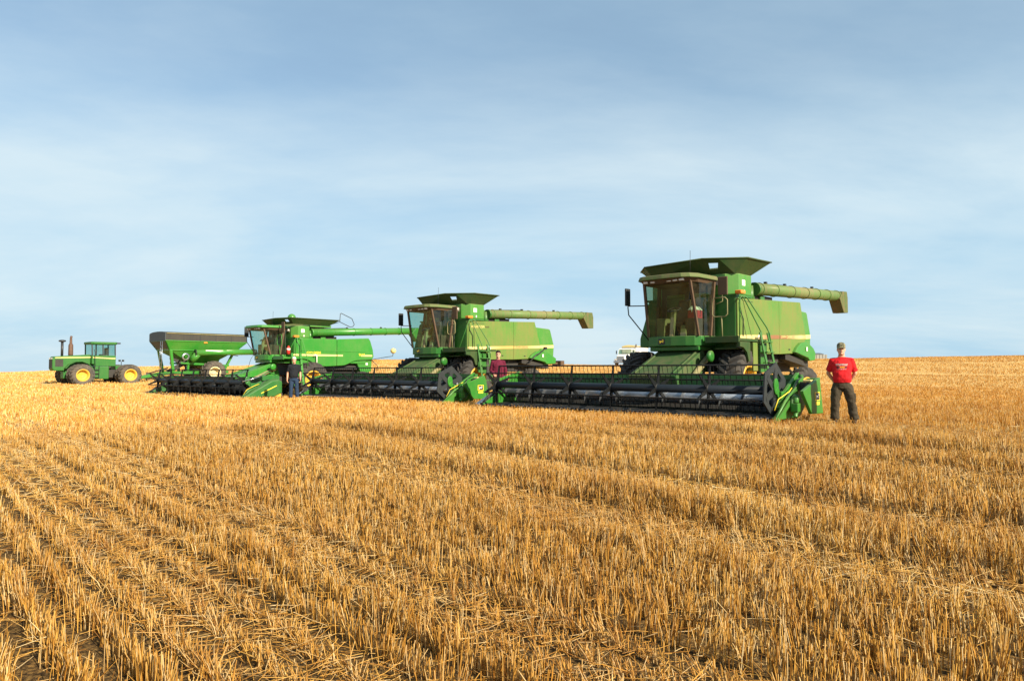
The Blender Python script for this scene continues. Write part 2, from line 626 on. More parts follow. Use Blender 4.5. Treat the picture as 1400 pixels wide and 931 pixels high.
# straw colour: each stalk its own tone, plus patches over the field
m, nt, b = new_mat('wheat straw')
geo = nt.nodes.new('ShaderNodeNewGeometry')
tc = nt.nodes.new('ShaderNodeTexCoord')
pos = tc.outputs['Object']
rp = nt.nodes.new('ShaderNodeValToRGB')
el = rp.color_ramp.elements
el[0].position, el[0].color = 0.0, (0.34, 0.155, 0.026, 1)
el[1].position, el[1].color = 1.0, (0.93, 0.79, 0.47, 1)
k = el.new(0.26); k.color = (0.69, 0.380, 0.068, 1)
k = el.new(0.60); k.color = (0.86, 0.560, 0.140, 1)
nt.links.new(geo.outputs['Random Per Island'], rp.inputs['Fac'])
rot2 = nt.nodes.new('ShaderNodeMapping')
rot2.inputs['Rotation'].default_value = (0, 0, R(-47))
rot2.inputs['Scale'].default_value = (0.42, 0.10, 0.02)
nt.links.new(pos, rot2.inputs['Vector'])
pt = ramp(nt, noise(nt, 1.3, 4, 0.6, vec=rot2.outputs[0]), 0.32, 0.68)
c2 = mixrgb(nt, pt, (0.82, 0.70, 0.58), (1.0, 1.0, 1.0))
# tufts differ from their neighbours
rot3 = nt.nodes.new('ShaderNodeMapping')
rot3.inputs['Scale'].default_value = (1, 1, 0.05)
nt.links.new(pos, rot3.inputs['Vector'])
c3 = mixrgb(nt, ramp(nt, noise(nt, 5.5, 3, 0.6, vec=rot3.outputs[0]), 0.36, 0.62), (0.68, 0.56, 0.45), (1.0, 1.0, 1.0))
cc_ = mixrgb(nt, 1.0, rp.outputs['Color'], c2, 'MULTIPLY')
nt.links.new(mixrgb(nt, 0.65, cc_, c3, 'MULTIPLY'), b.inputs['Base Color'])
b.inputs['Roughness'].default_value = 0.45
b.inputs['Specular IOR Level'].default_value = 0.4
# thin straw lets some light through
stc = b.inputs['Base Color'].links[0].from_socket
trn = nt.nodes.new('ShaderNodeBsdfTranslucent')
nt.links.new(stc, trn.inputs['Color'])
mxs = nt.nodes.new('ShaderNodeMixShader')
mxs.inputs[0].default_value = 0.28
nt.links.new(b.outputs[0], mxs.inputs[1])
nt.links.new(trn.outputs[0], mxs.inputs[2])
nt.links.new(mxs.outputs[0], nt.nodes['Material Output'].inputs['Surface'])
M['straw'] = m

TRACKS = [(-3.2, .34), (1.45, .36), (2.45, .34), (4.75, .42), (6.5, .34), (9.4, .4), (11.2, .4), (15.5, .5), (17.4, .5), (24.0, .7), (31, .8), (44, .9), (52, 1.0), (66, 1.1), (81, 1.2), (95, 1.2)]


def track_w(v, x, y):
    """1 in the middle of a wheel track, 0 out of it"""
    wv = v + 0.22 * (vnoise(x * 0.35, y * 0.35, 5) - 0.5)
    w = np.zeros_like(v)
    for c, h in TRACKS:
        w = np.maximum(w, 1 - sstep(h * 0.55, h * 1.15, np.abs(wv - c)))
    return w


def sample_area(r0, r1, dens, half=0.80):
    n = int(half * (r1 * r1 - r0 * r0) * dens)
    r_ = np.sqrt(rng.uniform(r0 * r0, r1 * r1, n))
    a = rng.uniform(-half, half, n)
    return r_ * np.sin(a), r_ * np.cos(a)


def to_rows(x, y, spacing, jit):
    u = x * ROW_U[0] + y * ROW_U[1]
    v = x * ROW_V[0] + y * ROW_V[1]
    v = np.round(v / spacing) * spacing + rng.normal(0, jit, len(v))
    v = v + 0.05 * (vnoise(u * 0.3, v * 0 + 3, 2) - 0.5)
    det = ROW_U[0] * ROW_V[1] - ROW_U[1] * ROW_V[0]
    # invert the 2x2 base
    xx = (u * ROW_V[1] - v * ROW_U[1]) / det
    yy = (v * ROW_U[0] - u * ROW_V[0]) / det
    return xx, yy


ROW = 0.225
MACHINE_CLEAR = []      # (x, y, radius) spots kept free of stalks (tyres, boots)


def blades(x, y, h, w, lean_dir, lean, three, bend=0.0):
    """stalk meshes as arrays: three-sided near the camera, two crossed strips farther off"""
    n = len(x)
    z = ground_z(x, y)
    ph = rng.uniform(0, 2 * math.pi, n)
    lx, ly = np.cos(lean_dir) * lean, np.sin(lean_dir) * lean
    base = np.stack([x, y, z - 0.01], 1)
    vert = np.sqrt(np.maximum(1 - lean ** 2, 0.02))
    mid = base + np.stack([lx * h * .5 * (1 - bend), ly * h * .5 * (1 - bend), h * .52 * vert], 1)
    top = base + np.stack([lx * h, ly * h, h * vert], 1)
    vs, fs = [], []
    if three:
        k = 3
        rings = []
        for p, s in ((base, 1.0), (mid, 0.92), (top, 0.75)):
            rr = []
            for i in range(k):
                t = ph + i * 2 * math.pi / k
                rr.append(p + np.stack([np.cos(t) * w * s, np.sin(t) * w * s, np.zeros(n)], 1))
            rings.append(np.stack(rr, 1))
        V = np.concatenate(rings, 1)                    # n x 9 x 3
        quad = []
        for j in range(2):
            for i in range(k):
                a, b2 = j * k + i, j * k + (i + 1) % k
                quad.append((a, b2, b2 + k, a + k))
        quad = np.array(quad)
        per = 9
    else:
        V = []
        for q in range(2):
            t = ph + q * math.pi / 2
            o = np.stack([np.cos(t) * w, np.sin(t) * w, np.zeros(n)], 1)
            V += [base - o, base + o, mid + o * .95, mid - o * .95, top + o * .7, top - o * .7]
        V = np.stack(V, 1)
        quad = np.array([(0, 1, 2, 3), (3, 2, 4, 5), (6, 7, 8, 9), (9, 8, 10, 11)])
        # bridge the strips at the root so a stalk is one island
        quad = np.vstack([quad, [(0, 6, 1, 7)]])
        per = 12
    F = (quad[None] + (np.arange(n) * per)[:, None, None]).reshape(-1, 4)
    return V.reshape(-1, 3), F


def mesh_from_arrays(name, chunks, mat):
    off = 0
    vs, fs = [], []
    for v_, f_ in chunks:
        vs.append(v_)
        fs.append(f_ + off)
        off += len(v_)
    v_ = np.concatenate(vs).astype(np.float32)
    f_ = np.concatenate(fs).astype(np.int32)
    me = bpy.data.meshes.new(name)
    me.vertices.add(len(v_))
    me.vertices.foreach_set('co', v_.ravel())
    me.loops.add(f_.size)
    me.loops.foreach_set('vertex_index', f_.ravel())
    me.polygons.add(len(f_))
    me.polygons.foreach_set('loop_start', np.arange(len(f_), dtype=np.int32) * 4)
    me.polygons.foreach_set('loop_total', np.full(len(f_), 4, dtype=np.int32))
    me.update(calc_edges=True)
    me.materials.append(mat)
    o = bpy.data.objects.new(name, me)
    COL.objects.link(o)
    return o


def clear_mask(x, y):
    k = np.ones(len(x), bool)
    for cx_, cy_, cr in MACHINE_CLEAR:
        k &= (x - cx_) ** 2 + (y - cy_) ** 2 > cr * cr
    return k


def grow_stubble():
    chunks, lying = [], []
    # name: ring from, to, density per m2, stalk half width, three sided
    bands = [(0.7, 7.0, 1350, 0.0025, True), (7.0, 15.0, 850, 0.0032, True), (15.0, 22.0, 300, 0.0048, False),
             (22.0, 30.0, 190, 0.0060, False), (30.0, 42.0, 105, 0.0082, False), (42.0, 55.0, 65, 0.0108, False),
             (55.0, 75.0, 40, 0.0145, False), (75.0, 112.0, 26, 0.0185, False)]
    for r0, r1, dens, w, three in bands:
        half = 0.95 if r1 < 16 else 0.80
        x, y = sample_area(r0, r1, dens, half)
        if r1 < 16:
            # most stalks stand in tillered bunches along the drill row
            x, y = to_rows(x, y, ROW, 0.014)
            u0 = x * ROW_U[0] + y * ROW_U[1]
            v0 = x * ROW_V[0] + y * ROW_V[1]
            qu, qv = np.round(u0 / 0.075), np.round(v0 / ROW)

            def hsh(a_, b_, k_):
                t_ = np.sin(a_ * 12.9898 + b_ * 78.233 + k_ * 37.719) * 43758.5453
                return t_ - np.floor(t_)
            cu_ = (qu + (hsh(qu, qv, 1) - .5) * .9) * 0.075
            cv_ = (hsh(qu, qv, 2) - .5) * 0.035
            mixw = rng.uniform(0, 1, len(x)) < 0.72
            u1 = np.where(mixw, cu_ + rng.normal(0, .016, len(x)), u0)
            v1 = np.where(mixw, v0 + cv_, v0 + rng.normal(0, .034, len(x)))
            det = ROW_U[0] * ROW_V[1] - ROW_U[1] * ROW_V[0]
            x, y = (u1 * ROW_V[1] - v1 * ROW_U[1]) / det, (v1 * ROW_U[0] - u1 * ROW_V[0]) / det
            tuft = np.stack([hsh(qu, qv, 3), hsh(qu, qv, 4), hsh(qu, qv, 5)], 1)
        else:
            tuft = rng.uniform(0, 1, (len(x), 3))
        k = clear_mask(x, y)
        x, y, tuft = x[k], y[k], tuft[k]
        u = x * ROW_U[0] + y * ROW_U[1]
        v = x * ROW_V[0] + y * ROW_V[1]
        tw = track_w(v, x, y)
        patch = vnoise(u * 0.22, v * 0.75, 1)
        fine = vnoise(u * 1.6, v * 2.2, 9)
        gap = vnoise(u * 3.1, v * 4.0, 4)
        r_ = np.hypot(x, y)
        keep = rng.uniform(0, 1, len(x)) < np.clip(0.60 + 0.65 * gap, 0, 1) * (1 - 0.26 * tw) * (0.75 + 0.4 * patch)
        if r1 > 16:
            keep = rng.uniform(0, 1, len(x)) < (1 - 0.45 * tw) * (0.6 + 0.5 * patch)
        x, y, u, v, tw, patch, fine, tuft = (q[keep] for q in (x, y, u, v, tw, patch, fine, tuft))
        n = len(x)
        h = (0.135 + 0.060 * patch + 0.05 * (fine - .5) + rng.normal(0, 0.018, n)) * (1 - 0.25 * (rng.uniform(0, 1, n) < .18))
        h = np.clip(h * (1 - 0.30 * tw) * (1.0 if r1 < 16 else .84 if r1 < 31 else .74), 0.05, 0.34)
        lean = np.abs(rng.normal(0, 0.10, n)) + tw * rng.uniform(0.0, 1.0, n) ** 1.6 * .9
        stray = rng.uniform(0, 1, n) < 0.07
        lean = np.where(stray, rng.uniform(0.2, 0.8, n), lean)
        h = h * (0.74 + 0.46 * tuft[:, 0])
        wv_ = v + 0.22 * (vnoise(x * 0.35, y * 0.35, 5) - 0.5)
        for c_, hw_ in ((5.42, .24), (7.05, .22), (12.0, .35), (18.2, .4), (-2.6, .25)):
            h = h * (1 + 0.42 * np.exp(-((wv_ - c_) / hw_) ** 2))
        lean = np.clip(np.hypot(lean, 0.26 * tuft[:, 1] ** 2), 0, 0.97)
        ang = math.atan2(ROW_U[1], ROW_U[0])
        ldir = np.where(tw > 0.3, ang + rng.normal(0, 0.9, n), tuft[:, 2] * 2 * math.pi + rng.normal(0, .9, n))
        ww = w * rng.uniform(0.65, 1.25, n)
        if not three:
            ww = ww * (np.hypot(x, y) / (0.5 * (r0 + r1))) ** 0.9
        chunks.append(blades(x, y, h, ww, ldir, lean, three, 0.3))
    st = mesh_from_arrays('stubble', chunks, M['straw'])
    tag(st, 'golden cut wheat stubble standing in drill rows', kind='stuff')
    # loose straw
    for r0, r1, dens, w in ((0.7, 7, 420, 0.0018), (7, 17, 170, 0.0026), (17, 40, 14, 0.006)):
        x, y = sample_area(r0, r1, dens, 0.9)
        k = clear_mask(x, y)
        x, y = x[k], y[k]
        v = x * ROW_V[0] + y * ROW_V[1]
        tw = track_w(v, x, y)
        keep = rng.uniform(0, 1, len(x)) < 0.32 + 0.68 * tw
        x, y = x[keep], y[keep]
        n = len(x)
        L = 0.03 + 0.24 * rng.uniform(0, 1, n) ** 1.6
        a = rng.uniform(0, 2 * math.pi, n)
        tilt = rng.normal(0, 0.16, n)
        zc = ground_z(x, y) + rng.uniform(0.006, 0.07, n)
        d = np.stack([np.cos(a) * np.cos(tilt), np.sin(a) * np.cos(tilt), np.sin(tilt)], 1)
        s = np.stack([-np.sin(a), np.cos(a), np.zeros(n)], 1)
        up = np.cross(d, s)
        c = np.stack([x, y, zc + np.abs(np.sin(tilt)) * L * .5], 1)
        V = []
        kink = rng.normal(0, 0.03, n)[:, None] * s
        for t_, kk in ((-.5, 0), (0, 1), (.5, 0)):
            for i in range(3):
                q = i * 2 * math.pi / 3
                V.append(c + d * (L * t_)[:, None] + kink * kk + (s * math.cos(q) + up * math.sin(q)) * w)
        V = np.stack(V, 1)
        quad = np.array([(j * 3 + i, j * 3 + (i + 1) % 3, (j + 1) * 3 + (i + 1) % 3, (j + 1) * 3 + i)
                         for j in range(2) for i in range(3)])
        F = (quad[None] + (np.arange(n) * 9)[:, None, None]).reshape(-1, 4)
        lying.append((V.reshape(-1, 3), F))
    ls = mesh_from_arrays('loose_straw', lying, M['straw'])
    tag(ls, 'loose cut straw lying between the stubble rows', kind='stuff')
# ------------------------------------------------------------------ machines: shared parts
def wheel(parent, c, Rr, w, rim_r, nlug, rim_mat, rub_mat, out=1, lug_h=0.05, turn=0.0, dish=0.16, lugw=0.030):
    """a wheel about the y axis at c: painted disc (part) with its lugged tyre (sub-part); out=+1 has the outside at +y"""
    cx, cy, cz = c
    h = w / 2
    rot = Matrix.Translation(Vector(c)) @ Matrix.Rotation(turn, 4, 'Z') @ Matrix.Translation(-Vector(c))

    def fin(mb):
        mb.v = [rot @ p for p in mb.v]
        return mb
    d = MB()
    o = out
    d.lathe_y([(0.001, o * (h * .55 - dish - .02)), (rim_r * .22, o * (h * .55 - dish - .02)), (rim_r * .30, o * (h * .55 - dish)),
               (rim_r * .62, o * (h * .35 - dish * 1.2)), (rim_r * .80, o * (h * .60 - dish * .9)),
               (rim_r * .84, o * (h * .90)), (rim_r * .98, o * (h * .93)), (rim_r * 1.0, o * h * .80),
               (rim_r * .93, o * h * .2), (rim_r * .93, -o * h * .7), (rim_r, -o * h * .9)], c, 36)
    hub_y = o * (h * .55 - dish)
    for k in range(8):
        a = 2 * math.pi * k / 8
        p = (cx + rim_r * .40 * math.cos(a), cy + hub_y - o * .03, cz + rim_r * .40 * math.sin(a))
        d.tube([p, (p[0], p[1] + o * .05, p[2])], 0.022, 6)
    disc = fin(d).build('wheel', rim_mat, parent)
    t = MB()
    Rb = Rr - lug_h
    t.lathe_y([(rim_r * .97, -h * .82), (rim_r * 1.10, -h * .98), (rim_r + (Rb - rim_r) * .55, -h * 1.02), (Rb * .955, -h * .90),
               (Rb, -h * .72), (Rb * 1.004, 0), (Rb, h * .72), (Rb * .955, h * .90), (rim_r + (Rb - rim_r) * .55, h * 1.02),
               (rim_r * 1.10, h * .98), (rim_r * .97, h * .82)], c, 48)
    sw = lugw / Rr * 2.6
    for side in (-1, 1):
        for k in range(nlug):
            th = 2 * math.pi * (k + (0.5 if side > 0 else 0)) / nlug
            # chevron bar from the middle out to the shoulder, curving round it
            st = [(0.04, 0.0, 0.0), (0.45, 0.10, 0.0), (0.80, 0.20, -0.008), (0.985, 0.255, -0.055), (1.02, 0.27, -0.14)]
            rings = []
            for f, dth, dr in st:
                y = side * h * f
                ro, ri = Rr + dr, Rb + dr - .03
                q = []
                for tt, rr in ((-sw / 2, ri), (sw / 2, ri), (sw / 2 * .7, ro), (-sw / 2 * .7, ro)):
                    a = th + dth * 1.15 + tt
                    q.append((cx + rr * math.cos(a), cy + y, cz + rr * math.sin(a)))
                rings.append(q)
            t.loft(rings, True, False)
    fin(t).build('tyre', rub_mat, disc)
    return disc


def deer_emblem(parent, o, X, Y, w, h, frame, field_, deer):
    """bordered badge with a leaping deer, built as flat raised shapes"""
    X, Y = Vector(X).normalized(), Vector(Y).normalized()
    Z = X.cross(Y)
    o = Vector(o)

    def P(u, v, d):
        return o + X * (u * w) + Y * (v * h) + Z * d
    mb = MB()
    mb.hexa([P(0, 0, 0), P(1, 0, 0), P(1, 1, 0), P(0, 1, 0)], [P(0, 0, .006), P(1, 0, .006), P(1, 1, .006), P(0, 1, .006)], 0)
    mb.hexa([P(.1, .1, .003), P(.9, .1, .003), P(.9, .9, .003), P(.1, .9, .003)],
            [P(.1, .1, .009), P(.9, .1, .009), P(.9, .9, .009), P(.1, .9, .009)], 1)
    shapes = [[(.22, .40), (.62, .46), (.66, .58), (.30, .60), (.20, .52)],          # trunk
              [(.60, .50), (.70, .72), (.80, .70), (.72, .62), (.68, .52)],            # neck and head
              [(.66, .72), (.52, .86), (.56, .87), (.71, .74)],                        # antler
              [(.58, .48), (.76, .36), (.70, .33), (.54, .44)],                        # fore leg
              [(.28, .46), (.20, .20), (.26, .20), (.38, .44)],                        # hind leg
              [(.22, .54), (.12, .62), (.14, .66), (.26, .58)]]
    for s in shapes:
        mb.hexa([P(u, v, .008) for u, v in s], [P(u, v, .013) for u, v in s], 2)
    return mb.build('emblem', [frame, field_, deer], parent)


def arc_pts(a, b, bulge, n=5):
    """points from a to b in plan, bowed sideways by bulge"""
    a, b = Vector(a), Vector(b)
    d = b - a
    nrm = Vector((d.y, -d.x, 0)).normalized()
    return [a + d * t + nrm * bulge * math.sin(math.pi * t) for t in [i / (n - 1) for i in range(n)]]


def make_cab(root, P):
    gm_, roofz, topz, botz = P['green'], P['roof_z'], P['ws_top'], P['ws_bot']
    kx = P.get('cab_dx', 0.0)
    plan = [(.10, -.94), (.92, -.86), (1.03, -.45), (1.07, 0), (1.03, .45), (.96, .70), (.82, .86), (.10, .94)]
    mb = MB()
    mb.prism_xy([(x + kx, y) for x, y in plan], botz - .29, botz)
    mb.box((.14 + kx, -.80, botz - .42), (.9 + kx, .80, botz - .30))
    cab = mb.build('cab', gm_, root, 0.02)
    # roof with its overhanging brow
    rp = [(.02, -.98), (1.15, -.98), (1.42, -.90), (1.54, -.70), (1.58, 0), (1.54, .62), (1.42, .84), (1.15, .98), (.02, 1.0)]
    mb = MB()
    mb.hexa([Vector((x + kx, y, roofz - .13)) for x, y in rp], [Vector((x * .97 + .02 + kx, y * .95, roofz)) for x, y in rp])
    mb.build('roof', P['roof_mat'], cab, 0.025, 3)
    mb = MB()
    vp = [(x * .955, y * .93) for x, y in rp]
    mb.hexa([Vector((x * .93 + kx, y * .94, roofz - .24)) for x, y in vp], [Vector((x + kx, y, roofz - .132)) for x, y in vp])
    mb.build('visor', M['brown'], cab)
    for y in (-.62, -.38, .16, .36, .56):
        mb = MB()
        mb.box((1.36 + kx, y - .075, roofz - .215), (1.445 + kx, y + .075, roofz - .145))
        mb.build('work_light', M['lampglass'], cab, .01)
    # pillars
    AR0, AR1 = Vector((.93 + kx, -.84, botz)), Vector((1.26 + kx, -.78, topz + .05))
    AL0, AL1 = Vector((.90 + kx, .80, botz)), Vector((1.26 + kx, .74, topz + .05))
    BR0, BR1 = Vector((.40 + kx, -.90, botz)), Vector((.18 + kx, -.92, topz + .05))
    BL0, BL1 = Vector((.42 + kx, .90, botz)), Vector((.20 + kx, .92, topz + .05))
    CR0, CR1 = Vector((.13 + kx, -.90, botz)), Vector((.08 + kx, -.92, topz + .05))
    CL0, CL1 = Vector((.13 + kx, .90, botz)), Vector((.08 + kx, .92, topz + .05))
    for a, b_, w in ((AR0, AR1, .07), (AL0, AL1, .065), (BR0, BR1, .09), (BL0, BL1, .09)):
        MB().bar(a, b_, w, .07, (1, 0, 0)).build('pillar', P['pillar'], cab)
    # windscreen bowed forward
    n = 9
    lo = [Vector((p.x, p.y, botz + .01)) for p in arc_pts((.90 + kx, -.80, 0), (.88 + kx, .76, 0), -.15, n)]
    hi = [Vector((p.x, p.y, topz + .04)) for p in arc_pts((1.23 + kx, -.75, 0), (1.23 + kx, .71, 0), -.15, n)]
    lo = [Vector((max(p.x, .88 + kx), p.y, p.z)) for p in lo]

    def sheet(bot, top, th, name, mt, par):
        s = MB()
        k = len(bot)
        off = [Vector((-th, 0, 0))] * k
        vs = list(bot) + list(top) + [p + o for p, o in zip(bot, off)] + [p + o for p, o in zip(top, off)]
        fs = []
        for i in range(k - 1):
            fs.append((i, i + 1, k + i + 1, k + i))
        s.add(vs[:2 * k], fs, True)
        return s.build(name, mt, par)
    sheet(lo, hi, .01, 'windshield', P['glass'], cab)
    for a0, a1, b0, b1 in ((AL0, AL1, BL0, BL1), (AR0, AR1, BR0, BR1), (BL0, BL1, CL0, CL1), (BR0, BR1, CR0, CR1)):
        sheet([a0 + Vector((0, 0, .01)), b0 + Vector((0, 0, .01))], [a1, b1], .01, 'side_window', M['glass'] if P.get('clear') else P['glass'], cab)
    # door frame trim, wiper
    MB().tube([(1.17 + kx, .70, topz - .1), (1.12 + kx, .64, topz - .5), (1.20 + kx, .60, topz - .55)], .012, 6).build('wiper', M['black'], cab)
    # inside: rear wall with two panes, floor, seat, column, console
    mb = MB()
    mb.box((.085 + kx, -.88, botz), (.115 + kx, .88, botz + .42))
    mb.box((.085 + kx, -.88, topz - .22), (.115 + kx, .88, topz + .04))
    for y0, y1 in ((-.88, -.72), (-.08, .10), (.74, .88)):
        mb.box((.085 + kx, y0, botz + .42), (.115 + kx, y1, topz - .22))
    mb.build('rear_wall', M['trim'], cab)
    mb = MB()
    mb.box((.35 + kx, -.24, botz + .26), (.80 + kx, .24, botz + .42))
    mb.hexa([Vector(q) for q in ((.27 + kx, -.24, botz + .40), (.40 + kx, -.24, botz + .40), (.40 + kx, .24, botz + .40), (.27 + kx, .24, botz + .40))],
            [Vector(q) for q in ((.17 + kx, -.20, botz + 1.12), (.28 + kx, -.20, botz + 1.12), (.28 + kx, .20, botz + 1.12), (.17 + kx, .20, botz + 1.12))])
    mb.box((.45 + kx, -.17, botz), (.70 + kx, .17, botz + .26))
    mb.build('seat', M['seat'], cab, .03)
    mb = MB()
    mb.bar((.98 + kx, -.02, botz), (.86 + kx, -.02, botz + .78), .11, .11, (1, 0, 0))
    mb.build('steering_column', M['tan'], cab)
    sw = MB()
    ring = []
    cc = Vector((.84 + kx, -.02, botz + .80))
    ex, ey = Vector((.90, 0, -.35)).normalized(), Vector((0, 1, 0))
    sw.tube([cc + ex * .20 * math.cos(2 * math.pi * k / 18) + ey * .20 * math.sin(2 * math.pi * k / 18) for k in range(19)], .016, 6)
    for k in range(3):
        a = 2 * math.pi * k / 3
        sw.tube([cc, cc + ex * .2 * math.cos(a) + ey * .2 * math.sin(a)], .012, 5)
    sw.build('steering_wheel', M['black'], cab)
    mb = MB()
    mb.box((.30 + kx, -.62, botz), (.85 + kx, -.36, botz + .55))
    mb.build('console', M['tan'], cab, .015)
    mb = MB()
    mb.hexa([Vector(q) for q in ((.86 + kx, .22, botz), (.95 + kx, .22, botz), (.95 + kx, .40, botz), (.86 + kx, .40, botz))],
            [Vector(q) for q in ((.74 + kx, .16, botz + .32), (.79 + kx, .16, botz + .34), (.79 + kx, .36, botz + .34), (.74 + kx, .36, botz + .32))])
    mb.build('monitor_stand', M['tan'], cab, .015)
    MB().box((.30 + kx, .34, botz), (.85 + kx, .66, botz + .52)).build('side_box', M['brown'], cab, .015)
    # badge in the middle of the front apron
    deer_emblem(cab, (1.064 + kx, -.43, botz - .235), (-.09, 1, 0), (0, 0, 1), .22, .17, M['black'], M['dark'], M['yellow'])
    # mirror out on the right and one on the left
    mb = MB()
    mb.box((.92 + kx, -1.56, botz + .98), (1.16 + kx, -1.50, botz + 1.52))
    mr = mb.build('mirror', M['black'], cab, .02)
    mb = MB()
    mb.tube([(1.03 + kx, -1.53, botz + .98), (1.0 + kx, -.86, botz + .95)], .018, 6)
    mb.tube([(1.03 + kx, -1.53, botz + .96), (1.03 + kx, -1.50, botz + .70), (.70 + kx, -.93, botz - .15)], .018, 6)
    mb.build('mirror_arm', M['black'], cab)
    mb = MB()
    mb.box((.50 + kx, 1.22, botz + 1.15), (.55 + kx, 1.52, botz + 1.68))
    mb.build('mirror', M['brown'], cab, .02)
    mb = MB()
    mb.tube([(.53 + kx, 1.36, botz + 1.20), (.53 + kx, 1.36, botz + .98), (.58 + kx, 1.20, botz + .90)], .016, 6)
    mb.build('mirror_arm', M['tan'], cab)
    mb = MB().tube([(.55 + kx, .35, roofz), (.55 + kx, .35, roofz + .10)], .02, 6)
    mb.tube([(.55 + kx, .35, roofz + .09), (.53 + kx, .35, roofz + .78)], .0065, 5)
    mb.build('antenna', M['black'], cab)
    return cab


def make_header(root, P):
    """cutting platform: frame sheet, table, auger, reel, drives and end sheets"""
    yL, yR, rx, rz = P['hy0'], P['hy1'], P['reel_x'], P['reel_z']
    dx = rx - 3.2
    st = P['style']
    new = st == 'new'
    gm_ = P['header_green']
    mb = MB()
    bk = 2.05 + dx
    mb.box((bk - .02, yL, .32), (bk + .02, yR, 1.0))
    mb.box((bk - .10, yL, .98), (bk + .06, yR, 1.10))
    mb.box((bk - .14, yL, .30), (bk - .03, yR, .42))
    yy = yL + .4
    while yy < yR:
        mb.box((bk - .16, yy - .05, .35), (bk - .021, yy + .05, 1.0))
        yy += 1.15
    header = mb.build('header', M['green_dk'], root)
    mb = MB()
    prof = [(bk + .03, .36), (bk + .16, .22), (bk + .6, .17), (bk + 1.48, .16), (bk + 1.50, .13), (bk + .6, .12), (bk + .1, .16), (bk + .02, .30)]
    mb.prism_xz(prof, yL, yR)
    mb.build('table', M['dark'], header)
    # knife with guards
    mb = MB()
    mb.box((bk + 1.48, yL, .115), (bk + 1.56, yR, .16))
    yy = yL + .04
    while yy < yR:
        mb.hexa([Vector((bk + 1.5, yy - .015, .12)), Vector((bk + 1.5, yy + .015, .12)), Vector((bk + 1.5, yy + .015, .15)), Vector((bk + 1.5, yy - .015, .15))],
                [Vector((bk + 1.66, yy - .004, .12)), Vector((bk + 1.66, yy + .004, .12)), Vector((bk + 1.66, yy + .004, .13)), Vector((bk + 1.66, yy - .004, .13))], 1)
        yy += .15
    mb.build('cutterbar', [M['black'], M['steel']], header)
    # cross auger with opposed flighting
    ax, az, ar = bk + .50, .50, .17
    mb = MB().tube([(ax, yL + .05, az), (ax, yR - .05, az)], ar, 20)
    fx = (yL + yR) / 2 + P.get('feed_off', .6)
    for y0, y1, sgn in ((yL + .08, fx - .6, 1), (yR - .08, fx + .6, -1)):
        turns = abs(y1 - y0) / .55
        k = int(turns * 14)
        ring = []
        for i in range(k + 1):
            t = i / k
            a = 2 * math.pi * turns * t * sgn
            y = y0 + (y1 - y0) * t
            ring.append([Vector((ax + rr * math.cos(a), y, az + rr * math.sin(a))) for rr in (ar, ar + .13)])
        vs = [p for q in ring for p in q]
        mb.add(vs, [(2 * i, 2 * i + 1, 2 * i + 3, 2 * i + 2) for i in range(k)], True)
    mb.build('cross_auger', M['steel'] if not new else M['reel'], header)
    # reel
    r0, r1 = yL + .12, yR - .22
    MB().tube([(rx, r0, rz), (rx, r1, rz)], P.get('tube_r', .105), 18).build('reel_tube', M['reel_tube'], header)
    angs = [R(a) for a in (98, 38, -22, -82, -142, 158)]
    rr = P.get('reel_r', .60)
    for a in angs:
        bx, bz = rx + rr * math.cos(a), rz + rr * math.sin(a)
        mb = MB().tube([(bx, r0, bz), (bx, r1, bz)], .020, 8)
        yy = r0 + .08
        while yy < r1:
            mb.hexa([Vector((bx - .006 + p, yy - .006 + q, bz)) for p, q in ((0, 0), (.012, 0), (.012, .012), (0, .012))],
                    [Vector((bx - .065 + p, yy - .004 + q, bz - .235)) for p, q in ((0, 0), (.008, 0), (.008, .008), (0, .008))])
            yy += P.get('tine', .145)
        mb.build('reel_bat', M['reel'], header)
    ns = P.get('spiders', 6)
    for i in range(ns):
        y = r0 + .10 + (r1 - r0 - .25) * i / (ns - (0 if not new else 1)) if i else r0 + .02
        mb = MB()
        for a in angs:
            d = Vector((math.cos(a), 0, math.sin(a)))
            mb.hexa([Vector((rx, y, rz)) + d * .08 + Vector((0, .012 * s1, 0)) + d.cross(Vector((0, 1, 0))) * .07 * s2
                     for s1, s2 in ((-1, -1), (1, -1), (1, 1), (-1, 1))],
                    [Vector((rx, y, rz)) + d * rr + Vector((0, .012 * s1, 0)) + d.cross(Vector((0, 1, 0))) * .022 * s2
                     for s1, s2 in ((-1, -1), (1, -1), (1, 1), (-1, 1))])
        mb.lathe_y([(.09, -.03), (.14, -.02), (.14, .02), (.09, .03)], (rx, y, rz), 16)
        mb.build('reel_spider', M['reel'], header)
    # end plate of the reel: six-cornered with cut-outs
    if not new:
        ye = yR - .20
        co = [Vector((rx + .66 * math.cos(a), ye, rz + .66 * math.sin(a))) for a in angs]
        c0 = Vector((rx, ye, rz))
        mb = MB()
        for i in range(6):
            a_, b_ = co[i], co[(i + 1) % 6]
            ai, bi = c0 + (a_ - c0) * .76, c0 + (b_ - c0) * .76
            off = Vector((0, .035, 0))
            mb.hexa([a_, b_, bi, ai], [p + off for p in (a_, b_, bi, ai)])
            d = (a_ - c0).normalized()
            s = d.cross(Vector((0, 1, 0)))
            q = [c0 + d * .12 + s * .085, c0 + d * .12 - s * .085, ai - s * .065 + d * .01, ai + s * .065 + d * .01]
            mb.hexa(q, [p + Vector((0, .042, 0)) for p in q])
            # rounded corners of the openings
            for p_, q_ in ((ai, bi), (bi, ai)):
                e = (q_ - p_).normalized()
                inn = (c0 - p_).normalized()
                tri = [p_ - inn * .01, p_ + e * .17, p_ + inn * .17]
                mb.hexa(tri, [p + Vector((0, .03, 0)) for p in tri])
